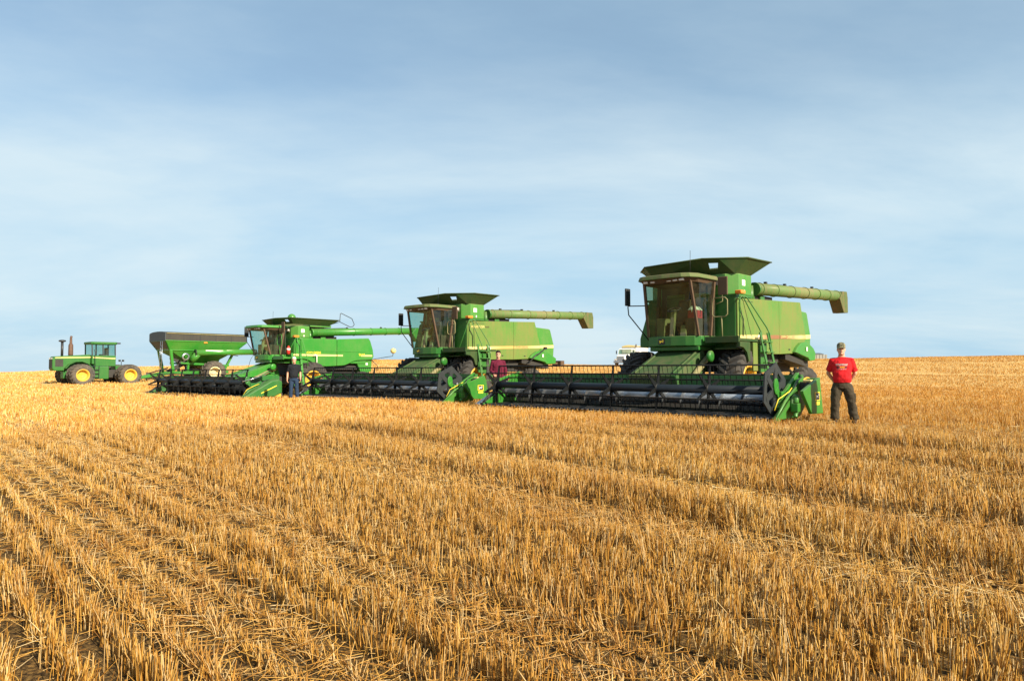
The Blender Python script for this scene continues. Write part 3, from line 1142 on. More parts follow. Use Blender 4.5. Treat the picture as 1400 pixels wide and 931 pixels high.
        mb.lathe_y([(.01, .0), (.17, .0), (.17, .05), (.01, .05)], tuple(c0), 20)
        mb.build('reel_end_plate', M['plate'], header)
    # arm that carries the reel, with its hub and lift ram
    ya = yR - .10
    mb = MB()
    mb.bar((bk - .02, ya, 1.10), (rx - .22, ya, rz - .16), .08, .14)
    mb.bar((rx - .24, ya, rz - .15), (rx + .10, ya, rz - .42), .09, .10)
    mb.box((rx - .36, ya - .055, rz - .26), (rx - .08, ya + .055, rz - .02))
    mb.hexa([Vector((rx + .03 + .15 * math.cos(t) * .8, ya - .055, rz + .10 + .19 * math.sin(t))) for t in [2 * math.pi * k / 16 for k in range(16)]],
            [Vector((rx + .03 + .15 * math.cos(t) * .8, ya - .01, rz + .10 + .19 * math.sin(t))) for t in [2 * math.pi * k / 16 for k in range(16)]])
    mb.bar((rx + .03, ya - .03, rz + .05), (rx - .20, ya - .03, rz - .22), .05, .16, (1, 0, 0))
    mb.build('reel_arm', gm_, header, .012)
    mb = MB().tube([(bk + .25, ya + .10, .96), (bk + .62, ya + .10, .74)], .032, 8)
    mb.build('lift_ram', gm_, header)
    MB().tube([(bk + .60, ya + .10, .752), (bk + .98, ya + .10, .53)], .018, 8).build('ram_rod', M['chrome'], header)
    MB().tube([(bk + .70, ya + .14, .80), (bk + .95, ya + .18, .72), (bk + 1.25, ya + .05, .55), (bk + 1.40, ya + .02, .30)], .012, 6).build(
        'hydraulic_hose', M['yellow'], header)
    MB().tube([(bk + .05, ya + .12, 1.05), (bk + .45, ya + .17, .95), (bk + .80, ya + .17, .62), (bk + .95, ya + .1, .35)], .014, 6).build(
        'hydraulic_hose', M['black'], header)
    # right-hand arm at the far end
    mb = MB()
    mb.bar((bk, yL + .02, 1.10), (rx + .05, yL + .02, rz + .08), .07, .12)
    mb.build('reel_arm', gm_, header, .01)
    # end sheets closing the table
    for ys, nm in ((yR, 1), (yL, -1)):
        mb = MB()
        pts = [(bk - .05, .30), (bk - .05, 1.06), (bk + .30, 1.0), (bk + .95, .52), (bk + 1.68, .13), (bk + 1.50, .09), (bk + .2, .12)]
        y0, y1 = (ys - .012, ys + .03) if nm > 0 else (ys - .03, ys + .012)
        mb.prism_xz(pts, y0, y1)
        mb.build('end_sheet', gm_ if not new else M['green_dk'], header, .006)
        # divider point
        mb = MB()
        a0, a1 = Vector((bk + .55, ys + nm * .07, .80)), Vector((bk + 1.78, ys + nm * .07, .06))
        mb.tube([a0, (a0 + a1) / 2 + Vector((.02, 0, .06)), a1], [.030, .036, .02], 8)
        mb.bar(a0 + Vector((0, nm * .03, -.08)), a1 + Vector((-.1, nm * .03, .0)), .03, .10)
        mb.build('crop_divider', gm_ if nm > 0 else M['plate'], header)
    if not new:
        # knife drive and belt wheel at the left end
        mb = MB()
        mb.lathe_y([(.01, 0), (.21, 0), (.24, .03), (.24, .08), (.18, .09), (.16, .05), (.01, .05)], (bk + .78, yR + .10, .42), 24)
        mb.build('drive_pulley', M['green_dk'], header)
        mb = MB()
        mb.box((bk + .86, yR + .14, .26), (bk + 1.02, yR + .30, .46))
        mb.tube([(bk + .94, yR + .22, .46), (bk + .90, yR + .22, .62)], .07, 10)
        mb.tube([(bk + .94, yR + .22, .26), (bk + 1.02, yR + .24, .14)], .05, 8)
        mb.build('knife_drive', gm_, header, .015)
        mb = MB()
        mb.box((bk + .05, yR + .06, .72), (bk + .30, yR + .34, .92))
        mb.tube([(bk + .1, yR + .2, .95), (bk + .35, yR + .24, .86), (bk + .42, yR + .2, .7)], .03, 8)
        mb.build('reel_motor', M['dark'], header, .02)
        mb = MB()
        mb.box((bk + .00, yR + .10, .925), (bk + .22, yR + .30, .985))
        mb.build('guard_lid', M['cream'], header, .02)
        # outer shield, a bowed cover over the drive
        s0, s1 = yR + .36, yR + .42
        out = [(bk - .02, 1.04), (bk + 1.00, .74), (bk + .98, .68), (bk + .50, .20), (bk - .20, .19)]
        inn = [(bk - .02, 1.04), (bk - .20, .19), (bk - .36, .26), (bk - .40, .40), (bk - .22, .86), (bk - .06, 1.03)]
        mb = MB()
        ring_o = [Vector((x, s1, z)) for x, z in out]
        ring_i = [Vector((x, s0 - .02, z)) for x, z in out]
        mb.hexa(ring_i, ring_o)
        side_o = [Vector((x, s1 - .005 - .16 * max(0, (bk - .04 - x)) / .36, z)) for x, z in inn]
        side_i = [p - Vector((-.02, .04, 0)) for p in side_o]
        mb.hexa(side_i, side_o)
        top = [(bk - .02, 1.04), (bk + 1.0, .74)]
        mb.hexa([Vector((top[0][0], s1 - .3, 1.02)), Vector((top[0][0] - .02, s1, 1.036)), Vector((top[0][0] - .05, s1, 1.03)), Vector((top[0][0] - .05, s1 - .3, 1.02))],
                [Vector((top[0][0] + .02, s1 - .3, 1.0)), Vector((top[0][0] + .03, s1 - .01, 1.02)), Vector((top[0][0] + .03, s1 - .02, .98)), Vector((top[0][0] + .02, s1 - .3, .96))])
        sh = mb.build('end_shield', gm_, header, .018, 3)
        deer_emblem(sh, (bk + .32, s1 + .001, .50), (-1, 0, 0), (0, 0, 1), .30, .20, M['yellow'], M['black'], M['white'])
        mb = MB().box((bk + .05, s1 + .001, .40), (bk + .28, s1 + .006, .475))
        mb.build('decal', M['yellow'], sh)
    else:
        # long sloping end shield
        s1 = yR + .38
        prof = [(bk - .30, .36), (bk - .30, .95), (bk - .10, 1.06), (bk + .25, 1.0), (bk + 1.62, .20), (bk + 1.66, .10), (bk + 1.2, .08), (bk + .1, .18)]
        mb = MB()
        mb.hexa([Vector((x, yR + .05, z)) for x, z in prof],
                [Vector((x * .96 + (bk + .5) * .04, s1, .5 + (z - .5) * .88)) for x, z in prof])
        sh = mb.build('end_shield', gm_, header, .05, 4)
        mb = MB()
        mb.bar((bk + .02, s1 + .002, .72), (bk + .78, s1 + .002, .38), .02, .035)
        mb.build('decal', M['yellow'], sh)
        mb = MB()
        mb.box((bk - .30, yR - .25, .95), (bk + .55, yR + .05, 1.18))
        mb.tube([(bk - .2, yR - .1, 1.2), (bk + .2, yR - .1, 1.36), (bk + .5, yR - .1, 1.2)], .03, 8)
        mb.build('drive_cover', gm_, header, .05, 3)
        MB().tube([(bk + .35, yR - .02, 1.20), (bk + 1.45, yR - .05, .92)], .02, 8).build('ram_rod', M['chrome'], header)
        lw = MB().lathe_y([(.05, -.1), (.2, -.12), (.26, -.06), (.26, .06), (.2, .12), (.05, .1)], (bk - .1, yR + .2, .26), 20)
        lw.build('gauge_wheel', M['rubber'], header)
        MB().lathe_y([(.01, .1), (.12, .12), (.18, .08)], (bk - .1, yR + .22, .26), 20).build('gauge_wheel_rim', M['rim'], header)
    # pipework and guard at the far end
    mb = MB()
    mb.box((bk + .1, yL - .30, .30), (bk + .75, yL - .04, .85))
    mb.bar((bk + .75, yL - .2, .55), (bk + 1.75, yL - .16, .10), .16, .10)
    mb.tube([(bk, yL - .15, .9), (bk + .5, yL - .2, 1.0), (bk + .9, yL - .12, .6)], .02, 6)
    mb.build('end_guard', M['steel'] if not new else M['black'], header, .02)
    return header


def make_combine(P):
    yaw = R(P['yaw'])
    ang = math.atan2(-math.cos(yaw), -math.sin(yaw))
    root = thing('combine_harvester', P['loc'], ang, P['label'], 'combine harvester', 'combine harvesters lined up in the stubble')
    gm_, pm, hm = P['green'], P['panel'], P['hood']
    new = P['style'] == 'new'
    tz0, tz1 = P['tank_z0'], P['tank_z1']
    prx, hrx = P['panel_rear'], P['hood_rear']
    # body shell and dark running gear
    mb = MB()
    mb.box((-4.6, -1.44, 1.80), (-.06, 1.44, tz0 - .08))
    mb.prism_xy([(-.04, -1.46), (-.04, 1.47), (-.35, 1.47), (-.35, -1.46)], 2.0, tz0 + .02)
    body = mb.build('body', gm_, root, .02)
    mb = MB()
    mb.box((-5.2, -.95, 1.15), (-.4, .95, 1.82))
    mb.box((-4.6, -1.2, 1.45), (-1.2, 1.2, 1.80))
    mb.box((-.5, -1.0, .72), (.5, 1.0, 1.10))
    mb.box((-.25, -1.6, .70), (.25, 1.6, 1.05))
    mb.box((-3.85, -1.6, .55), (-3.45, 1.6, .78))
    mb.box((-1.7, 1.0, .8), (-.8, 1.42, 1.75))
    mb.build('chassis', M['dark'], root, .02)
    MB().prism_yz([(-1.64, 1.92), (-1.64, 2.2), (-1.28, 3.25), (-.97, 3.25), (-.97, 1.92)], .02, .20).build('flank_panel', gm_, root, .02)
    # left and right side panels
    for sgn in (1, -1):
        y0, y1 = (1.462, 1.53) if sgn > 0 else (-1.53, -1.462)
        if not new:
            s = (prx + .05)
            zt = lambda x: 3.30 + (x + .05) / (-4.65) * .19
            zb = lambda x: 2.105 + (x + .05) / (-5.05) * .165
            mid = -2.95
            mb = MB().prism_xz([(-.05, 3.30), (mid + .006, zt(mid)), (mid + .006, 1.715), (-1.45, 1.70), (-1.25, 1.98), (-.05, 2.02)], y0, y1)
            p1 = mb.build('side_panel', pm, root, .012)
            mb = MB().prism_xz([(mid - .006, zt(mid)), (prx, zt(prx)), (prx - .44, 2.26), (prx - .25, 2.12), (-4.15, 1.76), (mid - .006, 1.715)], y0, y1)
            p2 = mb.build('side_panel', pm, root, .012)
            if sgn > 0:
                for a, b_, pp in ((-.07, mid + .02, p1), (mid - .02, prx - .40, p2)):
                    MB().prism_xz([(a, zb(a)), (a, zb(a) + .115), (b_, zb(b_) + .125), (b_, zb(b_))], 1.5315, 1.5365).build('stripe', P['stripe'], pp)
                tx0, tx1 = P['text_x']
                tw_ = tx0 - tx1
                for wd, a_, b_ in (('JOHN', 0, .42), ('DEERE', .50, 1.0)):
                    xx_ = tx0 - tw_ * a_
                    text_obj(wd, .092, tw_ * (b_ - a_), P['text_mat'], p2, (xx_, 1.5375, zb(xx_) + .015), (-1, 0, .033), (0, 0, 1))
                for xx_ in (-1.1, -2.2, -3.7, -4.3):
                    MB().box((xx_ - .05, 1.5305, 1.86 if xx_ > -4 else 1.98), (xx_ + .05, 1.545, 1.90 if xx_ > -4 else 2.02)).build('latch', M['black'], p1 if xx_ > mid else p2)
                MB().box((-1.05, 1.5305, 3.235), (-.45, 1.534, 3.25)).build('seam', M['dark'], p1)
                if P.get('upper_text'):
                    text_obj(P['upper_text'], .10, .80, M['cream'], p1, (-.28, 1.533, 3.02), (-1, 0, .04), (0, 0, 1))
                    text_obj('9600', .07, .24, M['brown'], p1, (-1.12, 1.533, 3.06), (-1, 0, .04), (0, 0, 1))
        else:
            def arcz(xa, za, xb, zb_, k, n=8, sag=0):
                return [(xa + (xb - xa) * i / n, za + (zb_ - za) * (0.5 - .5 * math.cos(math.pi * i / n))) for i in range(n + 1)]
            mid = -2.63
            low = arcz(-.55, 2.02, -1.75, 1.64, 0)
            pts = [(-.05, 3.09), (mid + .01, 3.13), (mid + .01, 1.66), (-2.0, 1.63)] + low[::-1] + [(-.05, 2.06)]
            mb = MB()
            yb = y1 if sgn > 0 else y0
            p1 = MB().prism_xz(pts, y0, y1).build('side_panel', pm, root, .03, 3)
            up = arcz(-2.95, 1.68, -4.0, 1.97, 0)
            pts2 = [(mid - .01, 3.13), (prx, 3.24), (prx - .12, 3.1), (prx - .30, 2.6), (prx - .36, 2.2), (prx - .25, 2.02)] + up[::-1] + [(mid - .01, 1.66)]
            p2 = MB().prism_xz(pts2, y0, y1).build('side_panel', pm, root, .03, 3)
            if sgn > 0:
                for a, b_, pp in ((.0, mid + .03, p1), (mid - .03, -3.0, p2), (-4.2, prx - .24, p2)):
                    MB().box((b_, 1.5315, 2.17 - .006 * b_), (a, 1.5365, 2.26 - .006 * b_)).build('stripe', M['cream'], pp)
                text_obj('JOHN', .12, .36, M['yellow'], p1, (-.75, 1.533, 2.30), (-1, 0, .01), (0, 0, 1))
                text_obj('DEERE', .12, .44, M['yellow'], p1, (-1.18, 1.533, 2.303), (-1, 0, .01), (0, 0, 1))
                text_obj('9660', .14, .40, M['yellow'], p2, (-4.05, 1.538, 2.22), (-1, 0, .01), (0, 0, 1))
                # crease line along the panel
                MB().box((-4.6, 1.5305, 2.44), (-.3, 1.545, 2.49)).build('crease', pm, p1, .015)
    # rear hood
    if not new:
        mb = MB().prism_xz([(-4.2, 3.26), (hrx + .36, 3.20), (hrx + .28, 3.15), (hrx, 2.41), (hrx + .08, 1.54), (hrx + .4, 1.50), (-4.2, 1.82)], -1.44, 1.45)
        hd = mb.build('rear_hood', hm, root, .03)
        MB().prism_xz([(prx - .47, 2.27), (prx - .46, 2.40), (hrx + .04, 2.44), (hrx + .05, 2.30)], 1.4515, 1.456).build('stripe', M['cream'], hd)
        mb = MB()
        c = [(-3.94, 1.80), (-4.10, 1.95), (-4.45, 2.12), (-4.75, 2.16), (-5.2, 2.10), (-5.55, 1.96), (hrx + .05, 1.80), (hrx + .10, 1.55), (-5.2, 1.52), (-5.05, 1.62)]
        mb.hexa([Vector((x, 1.452, z)) for x, z in c], [Vector((x * .985 - .07, 1.64, z * .98 + .03)) for x, z in c])
        ch = mb.build('chopper_cover', M['green_b'] if P.get('bright_chop') else gm_, root, .02)
        MB().box((-4.90, 1.66, 1.85), (-4.80, 1.672, 1.98)).build('decal', M['white'], ch)
        mb = MB().hexa([Vector(p) for p in ((-5.5, -1.3, 1.30), (-3.6, -1.3, 1.55), (-3.6, 1.45, 1.55), (-5.5, 1.45, 1.30))],
                       [Vector(p) for p in ((-5.5, -1.3, 1.55), (-3.6, -1.3, 1.75), (-3.6, 1.45, 1.75), (-5.5, 1.45, 1.55))])
        mb.build('straw_chopper', M['dark'], root, .01)
        if P.get('hitch'):
            mb = MB().box((hrx - .95, .9, 1.52), (hrx + .1, 1.1, 1.62)).box((hrx - 1.0, .75, 1.46), (hrx - .72, 1.3, 1.70))
            mb.build('tail_light_bar', M['brown'], root, .01)
            mb = MB().tube([(-3.75, 1.72, 1.55), (-4.25, 1.78, 1.95), (-4.5, 1.78, 2.02), (-4.9, 1.75, 2.25)], .028, 6)
            mb.box((-4.98, 1.70, 2.2), (-4.84, 1.82, 2.32))
            mb.build('chopper_linkage', M['black'], root)
    else:
        mb = MB().prism_xz([(-4.2, 3.1), (prx + .05, 3.2), (prx - .25, 2.62), (prx - .31, 2.2), (prx - .2, 2.05), (-4.2, 2.05)], -1.44, 1.45)
        mb.build('rear_hood', hm, root, .05, 3)
        mb = MB().prism_xz([(-3.9, 2.06), (-5.05, 2.06), (-5.0, 1.35), (-4.5, 1.25), (-4.3, 1.3)], -1.3, 1.40)
        ch = mb.build('straw_chopper', gm_, root, .02)
        MB().box((-4.75, 1.402, 1.72), (-4.62, 1.41, 1.84)).build('decal', M['white'], ch)
        mb = MB().tube([(-4.9, 1.5, 2.02), (-5.9, 1.55, 2.18), (-6.42, 1.55, 2.25), (-6.46, 1.55, 2.45)], .02, 6)
        lp = mb.build('light_arm', M['black'], root)
        MB().ball((-6.46, 1.55, 2.56), (.17, .17, .16), 14, 10).build('lamp', M['cream'], lp)
        mb = MB().tube([(-2.30, 1.4, 3.92), (-2.77, 1.55, 4.08), (-2.80, 1.55, 4.52), (-2.86, 1.55, 4.56), (-3.56, 1.55, 4.30), (-3.72, 1.55, 3.98), (-3.62, 1.55, 3.86), (-3.44, 1.55, 3.83), (-2.77, 1.55, 4.08)], .020, 6)
        mb.build('guard_loop', M['black'], root)
        MB().tube([(-5.0, 1.45, 2.0), (-5.35, 1.5, 1.7), (-5.35, 1.5, 1.4)], .02, 6).build('rear_bracket', M['black'], root)
        # rails, extinguisher on the deck
        mb = MB().tube([(.40, 1.72, 2.25), (.40, 1.72, 2.58)], .09, 12).tube([(.40, 1.72, 2.58), (.40, 1.72, 2.68)], [.09, .03], 12)
        fe = mb.build('fire_extinguisher', M['red'], root)
        MB().tube([(.40, 1.72, 2.46), (.40, 1.72, 2.55)], .094, 12).build('label_plate', M['white'], fe)
    # grain tank above the body
    tb = P['tank_back']
    mb = MB().prism_xy([(-.05, -1.15), (-.05, 1.15), (-.30, 1.48), (tb, 1.48), (tb, -1.48), (-.30, -1.48)], tz0 + .03, tz1)
    mb.box((tb - 1.9, -1.30, tz0 - .1), (tb + .01, 1.0 if not new else .9, tz0 + .50))
    if new:
        mb.box((-2.3, -1.45, tz1 - .03), (tb - .05, 1.46, tz1 + .09))
    tank = mb.build('grain_tank', P['tank_mat'], root, .03)
    mb = MB().box((tb + .02, -1.50, tz0 - .035), (-.02, 1.50, tz0 + .025))
    mb.build('ledge', gm_, tank)
    for (x, y, z, w, h, mt) in ((-.55, 1.483, tz1 - .26, .20, .17, 'white'), (-.62, 1.483, tz1 - .52, .05, .09, 'white')):
        MB().box((x - w / 2, y, z - h / 2), (x + w / 2, y + .006, z + h / 2)).build('decal', M[mt], tank)
    MB().box((-.046, .86, tz1 - .32), (-.038, 1.02, tz1 - .14)).build('decal', M['lampglass'], tank)
    if P['style'] == 'mid' or new:
        for y in (.62, .95):
            MB().tube([(-.05, y, tz1 - .22), (.05, y, tz1 - .22)], .075, 12).build('work_light', M['lampglass'], tank)
    mb = MB().box((-.22, 1.50, tz0 + .02), (.06, 1.70, tz0 + .12))
    mb.build('warning_light', M['amber'], tank, .02)
    # flared extension, with a see-through opening in its front sheet
    zt = P['ext_z']
    eb = tb - .02
    er = P['ext_back']
    base = [(-.10, -1.25), (-.08, .60), (-.16, 1.40), (eb, 1.42), (eb, -1.42), (-.30, -1.44)]
    base = P.get('base_pts') or base
    bz = P.get('base_z', tz1 - .01)
    rim = P.get('rim_pts') or [(.16, -1.48), (.50, .70), (-.22, 1.78), (er, 1.88), (er, -2.0), (-.72, -2.2)]
    B = [Vector((x, y, bz)) for x, y in base]
    T = [Vector((x, y, zt)) for x, y in rim]
    mb = MB()
    n = len(B)
    for i in range(n):
        j = (i + 1) % n
        cor = (B[i], B[j], T[j], T[i])

        def q(u, v):
            return (cor[0] * (1 - u) + cor[1] * u) * (1 - v) + (cor[3] * (1 - u) + cor[2] * u) * v
        nrm = ((cor[1] - cor[0]).cross(cor[3] - cor[0])).normalized() * .018
        cells = [(0, 1, 0, 1)]
        if i == P.get('hole_side', 1):
            u0, u1, v0, v1 = P.get('hole', (.12, .36, .34, .72))
            cells = [(0, u0, 0, 1), (u1, 1, 0, 1), (u0, u1, 0, v0), (u0, u1, v1, 1)]
        for u0, u1, v0, v1 in cells:
            a = [q(u0, v0), q(u1, v0), q(u1, v1), q(u0, v1)]
            mb.hexa(a, [p - nrm for p in a])
    mb.tube(T + [T[0], T[1]], .022, 6)
    ext = mb.build('tank_extension', P['ext_mat'], root)
    if P.get('fill'):
        MB().ball((-.55, .35, zt + .10), (.22, .22, .22), 14, 9).build('fill_auger_cap', gm_, root)
    # unloading auger folded back along the left side
    a0, a1, ar = Vector(P['aug0']), Vector(P['aug1']), P['aug_r']
    mb = MB()
    mb.tube([a0, a1], ar, 24)
    dd = (a1 - a0)
    for t in (.03, .18, .36, .52, .66, .80, .93):
        c = a0 + dd * t
        mb.tube([c - dd.normalized() * .02, c + dd.normalized() * .02], ar + .018, 24)
    au = mb.build('unloading_auger', P['auger_mat'], root)
    mb = MB()
    e = a1 - dd.normalized() * .25
    mb.tube([a0 + Vector((.10, 0, -.01)), a0 + Vector((.0, -.0, 0.0))], ar * 1.08, 18)
    mb.tube([a0 + Vector((.06, -.16, .1)), a0 + Vector((.06, -.16, -.5))], ar * .8, 16)
    mb.build('auger_elbow', gm_, au)
    mb = MB()
    w = ar + .02
    f0 = [e + Vector((.20, s * w, -.05)) for s in (-1, 1)]
    top = [a1 + Vector((.30, -w, .8 * ar)), a1 + Vector((.30, w, .8 * ar)), a1 + Vector((-.16, w, .9 * ar)), a1 + Vector((-.16, -w, .9 * ar))]
    midr = [a1 + Vector((.60, -w, -ar * .8)), a1 + Vector((.60, w, -ar * .8)), a1 + Vector((-.24, w, -ar * .4)), a1 + Vector((-.24, -w, -ar * .4))]
    bot = [a1 + Vector((.20, -w, -ar - .46)), a1 + Vector((.20, w, -ar - .46)), a1 + Vector((-.24, w, -ar - .44)), a1 + Vector((-.24, -w, -ar - .44))]
    mb.loft([top, midr, bot], True, False)
    mb.build('spout', P.get('spout_mat') or M['spout_a'], au, .02)
    for t in (.10, .30, .62):
        c = a0 + dd * t
        MB().box(c + Vector((-.05, -.04, ar - .01)), c + Vector((.05, .04, ar + .06))).build('bracket', M['black'], au)
    mb = MB()
    mb.tube([a0 + dd * .05 + Vector((0, -.1, ar)), a0 + dd * .30 + Vector((0, -.08, ar + .02))], .014, 5)
    mb.build('hose', M['black'], au)
    # engine deck clutter under the auger
    mb = MB()
    mb.box((tb - 1.75, 1.0, tz0 - .1), (tb - .30, 1.36, tz0 + .13))
    mb.box((tb - 1.2, 1.05, tz0 + .1), (tb - .9, 1.3, tz0 + .22))
    mb.build('engine_deck', M['dark'], root, .01)
    mb = MB().box((tb - 1.02, 1.33, tz0 - .05), (tb - .72, 1.44, tz0 + .12))
    mb.build('auger_saddle', gm_, root, .03)
    make_cab(root, P)
    # deck, fender and ladder on the left
    dw = 1.98 if P['style'] != 'mid' else 2.34
    hxo, hyo = {'old': (.05, 0), 'mid': (.55, .34), 'new': (.55, 0)}[P['style']]
    mb = MB()
    mb.box((-.95 if not new else -.35, .96, 2.02), (.82, dw, 2.10))
    mb.box((.78, .96, 1.98), (.84, dw, 2.16))
    deck = mb.build('deck', M['deck_a'] if not new else gm_, root, .008)
    mb = MB()
    if not new:
        mb.prism_xz([(.84, 2.0), (.84, 1.86), (.62, 1.84), (.40, 1.70), (.30, 1.45), (.20, 1.45), (.20, 2.0)], dw - .04, dw + .04)
    mb.box((-.05, 1.2, 1.80), (.70, 1.85, 1.83))
    mb.build('fender', M['deck_a'] if not new else gm_, root, .01)
    mb = MB()
    mb.box((-.62, 1.60, 1.18), (-.12, 1.96, 2.0))
    if P['style'] == 'old':
        mb.build('battery_box', pm, root, .02)
    mb = MB()
    lx0, lx1, ly = {'old': (-.94, -.44, 2.02), 'mid': (-.40, .16, 2.36), 'new': (-.12, .36, 2.02)}[P['style']]
    for lx in (lx0, lx1):
        mb.bar((lx, ly, 2.30), (lx, ly + .34, .62), .035, .11, (1, 0, 0))
    for i, z in enumerate((2.04, 1.74, 1.44, 1.14, .84)):
        yy = ly + (2.30 - z) / 1.68 * .34
        mb.box((lx0, yy - .10, z - .03), (lx1, yy + .10, z))
    mb.box((lx0 + .02, ly - .06, 1.15), (lx1 - .02, ly - .02, 2.0))
    lad = mb.build('ladder', gm_, root, .006)
    hr = P['rail']
    MB().tube([(a + (hxo if c < 3 else 0), b_ + (hyo if c < 2.5 and b_ > 1.7 else 0), c * (1 if not new else .93)) for a, b_, c in ((-.02, 1.62, 2.1), (-.02, 1.62, 3.26), (-.06, 1.64, 3.34), (-.14, 1.66, 3.34), (-.62, 1.94, 2.42), (-.66, 1.98, 2.30), (-.66, 2.06, 1.7))], .019, 8).build('handrail', hr, root)
    MB().tube([(a + (hxo if c < 3 else 0), b_ + (hyo if c < 2.5 and b_ > 1.7 else 0), c * (1 if not new else .93)) for a, b_, c in ((-.20, 1.60, 3.30), (-.30, 1.62, 3.36), (-.40, 1.66, 3.32), (-.98, 2.0, 2.46), (-1.04, 2.06, 2.28), (-1.04, 2.12, 1.75))], .019, 8).build('handrail', hr, root)
    # gate loop beside the cab door
    gy0, gy1, gz0, gz1, gx = 1.14, 1.60, 2.72, 3.26, .72
    k = .07
    path = [(gx, gy0 + k, gz1), (gx, gy1 - k, gz1), (gx, gy1, gz1 - k), (gx, gy1, gz0 + k), (gx, gy1 - k, gz0), (gx, gy0 + k, gz0), (gx, gy0, gz0 + k), (gx, gy0, gz1 - k), (gx, gy0 + k, gz1)]
    mb = MB().tube(path, .017, 7).tube([(gx, 1.42, gz0), (gx, 1.44, 2.1)], .017, 7)
    mb.build('gate_rail', M['tan'] if not new else gm_, root)
    MB().tube([(-.35, 1.55, 2.2), (-.33, 1.57, 2.7), (-.14, 1.56, 2.95), (-.12, 1.56, 3.2)], .014, 6).build('hydraulic_hose', M['black'], root)
    MB().tube([(-1.15, 1.60, 2.15), (-1.2, 1.66, 2.25), (-1.3, 1.64, 2.2), (-1.32, 1.62, 1.6)], .035, 8).build('hose', M['white'], root)
    # feeder house
    mb = MB()
    fo = P.get('feed_y', .10)
    tp = [(.55, -.74 + fo * .3, 1.82), (.55, .74 + fo * .3, 1.82), (2.32 + P['reel_x'] - 3.2, .76 + fo, 1.06), (2.32 + P['reel_x'] - 3.2, -.76 + fo, 1.06)]
    bt = [(.35, -.74 + fo * .3, 1.20), (.35, .74 + fo * .3, 1.20), (2.05 + P['reel_x'] - 3.2, .76 + fo, .42), (2.05 + P['reel_x'] - 3.2, -.76 + fo, .42)]
    mb.hexa([Vector(p) for p in bt], [Vector(p) for p in tp])
    t0, t1 = (Vector(tp[0]) + Vector(tp[3])) / 2, None
    for y in (-.62, .62):
        mb.bar((.65, y + fo * .3, 1.80), (2.2 + P['reel_x'] - 3.2, y + fo, 1.13), .05, .05)
    fh = mb.build('feeder_house', P['feeder'], root, .015)
    mb = MB().tube([(.55, .86, 1.55), (1.85 + P['reel_x'] - 3.2, .96, .80)], .09, 12)
    mb.build('feeder_shaft', M['tan'], fh)
    mb = MB().lathe_y([(.01, 0), (.12, 0), (.16, .04), (.16, .10), (.10, .13), (.01, .13)], (.95, 1.12, 1.60), 20)
    mb.build('drive_cover', gm_, fh)
    # wheels
    wr, ww = P['wheel_r'], P['wheel_w']
    fx = P.get('axle_x', 0.0)
    for yc, o in P['front_wheels']:
        wheel(root, (fx, yc, wr), wr, ww, wr * .53, 22, P['rim'], P['rubber'], o, .10, 0, .16 if ww > .6 else .10, .05)
    rr_ = P['rear_r']
    for yc, o in ((1.96, 1), (-1.96, -1)):
        wheel(root, (P['rear_x'], yc, rr_), rr_, .46, rr_ * .50, 16, P['rim'], P['rubber'], o, .085, R(P.get('steer', 0)), .06, .045)
    make_header(root, P)
    return root


base_old = dict(style='old', green=M['green_a'], panel=M['panel_a'], hood=M['hood_a'], header_green=M['green_h'], feeder=M['feeder'],
                roof_z=3.97, ws_top=3.74, ws_bot=2.20, roof_mat=M['roof_a'], pillar=M['brown'], glass=M['glass_dk'],
                tank_z0=3.40, tank_z1=4.05, tank_back=-1.10, tank_mat=M['hood_a'], ext_z=4.47, ext_back=-1.62, ext_mat=M['deck_a'],
                aug0=(-1.42, 1.45, 3.68), aug1=(-8.62, 1.50, 4.0), aug_r=.19, auger_mat=M['auger_a'], rail=M['green_a'],
                panel_rear=-4.70, hood_rear=-5.77, hy0=-5.20, hy1=4.15, reel_x=3.20, reel_z=.74,
                wheel_r=.90, wheel_w=.72, front_wheels=((1.58, 1), (-1.72, -1)), rear_r=.66, rear_x=-3.6, steer=-14,
                rim=M['rim'], rubber=M['rubber'], text_x=(-2.62 - .45, -3.95), text_mat=M['cream'], bright_chop=True)
P1 = dict(base_old, loc=(5.40, 21.11, .12), yaw=43.8, stripe=stripe_mat('bronze stripe', (.22, .095, .035), -5.2, -2.5, -.1),
          label='largest and nearest green combine, its grain panel faded olive, beside the man in red')
P2 = dict(base_old, loc=(-3.04, 30.15, .08), yaw=42.2, style='mid', stripe=stripe_mat('yellow stripe', (.50, .32, .09), -5.2, -2.5, -.1),
          panel_rear=-4.42, hood_rear=-5.95, front_wheels=((2.0, 1), (1.22, 1), (-2.0, -1), (-1.22, -1)), wheel_w=.52, upper_text='MAXIMIZER', hitch=True,
          text_mat=M['tan'], steer=0, clear=True, glass=M['glass'], label='middle green combine with yellow stripe and dual front tyres, behind the man in maroon')
